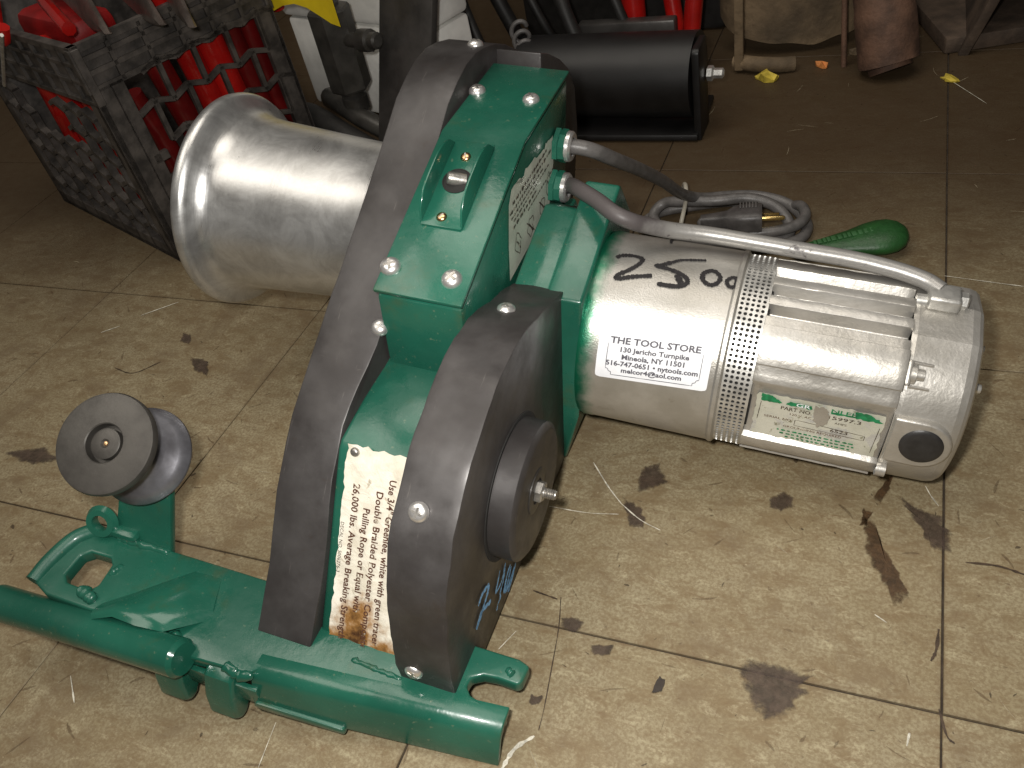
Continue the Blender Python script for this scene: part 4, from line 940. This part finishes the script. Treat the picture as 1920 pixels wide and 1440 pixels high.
tube('hose', [BM.inverted() @ V(p) for p in ((-.86, .66, .045), (-.81, .645, .060), (-.77, .625, .060), (-.72, .60, .050), (-.66, .58, .03))], .016, M['rubber'], wb, 14)
tube('hose', [BM.inverted() @ V(p) for p in ((-.80, .70, .055), (-.765, .66, .075), (-.70, .62, .065), (-.62, .60, .04))], .013, M['fitting'], wb, 14)
box('rating_plate', (.190, -.0012, .080), (.240, -.0002, .105), M['label_side'], wb, .0003)
# hanging yellow tag
bm = bmesh.new(); g = []
for i in range(7):
    for_row = []
    for j in range(7):
        x, z = i/6, j/6; for_row.append(bm.verts.new(BM @ V((.128+.125*x, -.105+.008*math.sin(x*3), .185+.010*math.sin(x*5)+.10*z))))
    g.append(for_row)
for i in range(6):
    for j in range(6): bm.faces.new((g[i][j], g[i+1][j], g[i+1][j+1], g[i][j+1]))
bmesh.ops.solidify(bm, geom=list(bm.faces), thickness=.0006)
tag(done(bm, 'hang_tag', M['yellow'], None, 0, angle=60), 'yellow card tag hanging in front of the white pump unit', 'tag')
tag(box('red_block', (.068, -.083, .172), (.106, -.066, .32), M['red'], None, .006, BM), 'bright red block beside the yellow card tag', 'tool')

# ------------------------------------------------------------------ steel plate standing behind the puller
pb, pt_ = V((-.655, .575, .02)), V((-.602, .735, .42))
ax = (pt_-pb).normalized(); mpl = frame_z(pb, ax, (.95, -.31, 0))
tag(box('steel_plate', (-.011, -.005, -.0), (.078, .005, .50), M['bar'], None, .0012, mpl), 'dark flat steel bar standing upright behind the puller', 'steel bar')

# ------------------------------------------------------------------ black motor on a bracket, cables, tubes, canvas, post, boards at the back
bmo = empty('black_motor', (-.42, .730, 0)); tag(bmo, 'long black cylinder with a square end plate on a black bracket, behind the puller', 'motor')
lathe('motor_barrel', [(0, 0), (.050, 0), (.050, .225), (.0, .225)], frame_z((-.085, 0, .066), (1, -.04, 0)), M['black_gloss'], bmo, 48)
prism('end_plate', [(-.050, 0), (-.050, .108), (-.046, .112), (-.006, .112), (-.002, .108), (-.002, 0)], .141, .150, M['black_gloss'], bmo, .002)
box('bracket', (-.12, -.055, .002), (.146, .055, .010), M['black_gloss'], bmo, .002)
lathe('end_bolt', [(.009, 0), (.009, .006), (.006, .008), (.006, .018), (.003, .020), (0, .020)], frame_z((.152, -.012, .068), (1, -.04, 0)), M['zinc'], bmo, 6, 20)
for i, (p0, p1, r) in enumerate((((-.405, .905, .04), (-.43, .98, .46), .0165), ((-.345, .900, .05), (-.415, .985, .44), .0115), ((-.322, .868, .03), (-.285, .95, .42), .0120))):
    tag(tube('red_tube', [p0, p1], r, M['red'], None, 18), ('thick red tube standing behind the black motor', 'thin red tube leaning left, middle of three behind the black motor', 'thin red tube leaning right, nearest the canvas')[i], 'tube', 'red tubes behind the black motor')
tag(box('grey_board', (-.47, .845, .055), (-.335, .865, .085), M['bar'], None, .003), 'grey strip lying under the red tubes', 'strip')
rc = random.Random(11)
onm = ('leftmost', 'second from the left', 'third from the left', 'fourth from the left', 'fifth from the left', 'rightmost')
for i in range(6):
    x = -.76+.055*i+rc.uniform(-.01, .01); pts = [(x+.10, .80+rc.uniform(0, .1), .02), (x+.06, .84+rc.uniform(0, .06), .12), (x, .90+rc.uniform(0, .08), .25), (x-.05+rc.uniform(-.03, .03), .97, .42)]
    tag(tube('black_cable', pts, rc.uniform(.006, .011), M['rubber'], None, 10), 'black cable in the dark tangle above the belt cover, '+onm[i]+' of six', 'cable', 'black cables hanging behind the puller')
# coiled cord
bm = bmesh.new(); hx = []
for i in range(90):
    t = i/89; a = t*2*math.pi*6; c = V((-.508+.026*t, .735-.04*t, .128-.058*t)); hx.append(c+V((.010*math.cos(a), .003*math.cos(a), .010*math.sin(a))))
add_tube(bm, hx, .0030, 8, 2); tag(done(bm, 'coil_cord', M['cable'], None, 0, angle=60), 'short coiled cord end beside the top of the belt cover', 'cord')
# curled dirty canvas
def sheet(name, f, nu, nv, th_, mat):
    bm = bmesh.new(); g = [[bm.verts.new(f(i/nu, j/nv)) for j in range(nv+1)] for i in range(nu+1)]
    for i in range(nu):
        for j in range(nv): bm.faces.new((g[i][j], g[i+1][j], g[i+1][j+1], g[i][j+1]))
    bmesh.ops.solidify(bm, geom=list(bm.faces), thickness=th_); return done(bm, name, mat, None, 0, angle=60)
def cv(s, t):
    a = math.radians(200+190*s); r = .085+.010*noise.noise(V((s*3, t*2, 0))); z = .22*t
    return V((-.205+r*1.15*math.cos(a), .985+r*math.sin(a)*.75-.10*(1-t)*0, .012+z+.03*(1-math.sin(s*3.14))+.006*noise.noise(V((s*9, t*7, 3)))))
tag(sheet('canvas_bucket', cv, 36, 16, .004, M['canvas']), 'curled dirty tan canvas bag standing open at the back', 'bag')
tag(box('canvas_strap', (-.262, .865, .004), (-.250, .875, .40), M['canvas'], None, .002), 'upright tan canvas strap left of the curled bag', 'strap')
tag(tube('canvas_roll', [(-.262, .880, .012), (-.235, .868, .012), (-.205, .868, .010), (-.185, .874, .008)], .010, M['canvas'], None, 12), 'rolled tan hem lying at the foot of the canvas bag', 'canvas')
tag(tube('thin_rod', [(-.1232, .8783, .0), (-.150, .93, .40)], .0036, M['rust'], None, 10), 'thin upright rod between the canvas bag and the rusty post', 'rod')
bm = bmesh.new(); add_tube(bm, [(-.066, .850, .006), (-.070, .855, .018), (-.078, .866, .06), (-.094, .890, .13), (-.110, .915, .22), (-.122, .94, .34)], [.026, .036, .036, .034, .037, .038, .037], 24, 6)
tag(done(bm, 'rusty_post', M['rust'], None, 0, angle=50), 'thick rusty brown post standing at the back right', 'post')
tag(box('floor_board', (0, 0, 0), (.60, .16, .020), M['wood'], None, .002, Matrix.Translation((-.005, .905, 0)) @ Matrix.Rotation(.30, 4, 'Z')), 'grimy dark board lying on the floor at the far right', 'board')
tag(box('leaning_board', (0, 0, 0), (.012, .16, .50), M['wood'], None, .002, Matrix.Translation((.010, .900, 0)) @ Matrix.Rotation(.35, 4, 'Y')), 'dark thin board leaning to the right above the floor board', 'board')
tag(box('dark_filler', (-.62, 1.02, 0), (-.30, 1.25, .55), M['rubber'], None, .01), 'added black block darkening the background behind the red tubes', 'backdrop')  # plain black block, added to keep the background dark here
tag(box('dark_backdrop', (-.12, 1.06, 0), (.9, 1.5, .9), M['rubber'], None, .01), 'added black backdrop block behind the rusty post', 'cabinet')  # added only to black out the view behind the post
tag(box('back_wall', (-4, 2.2, -.002), (3, 2.35, 2.2), M['wall'], None, .0), kind='structure')
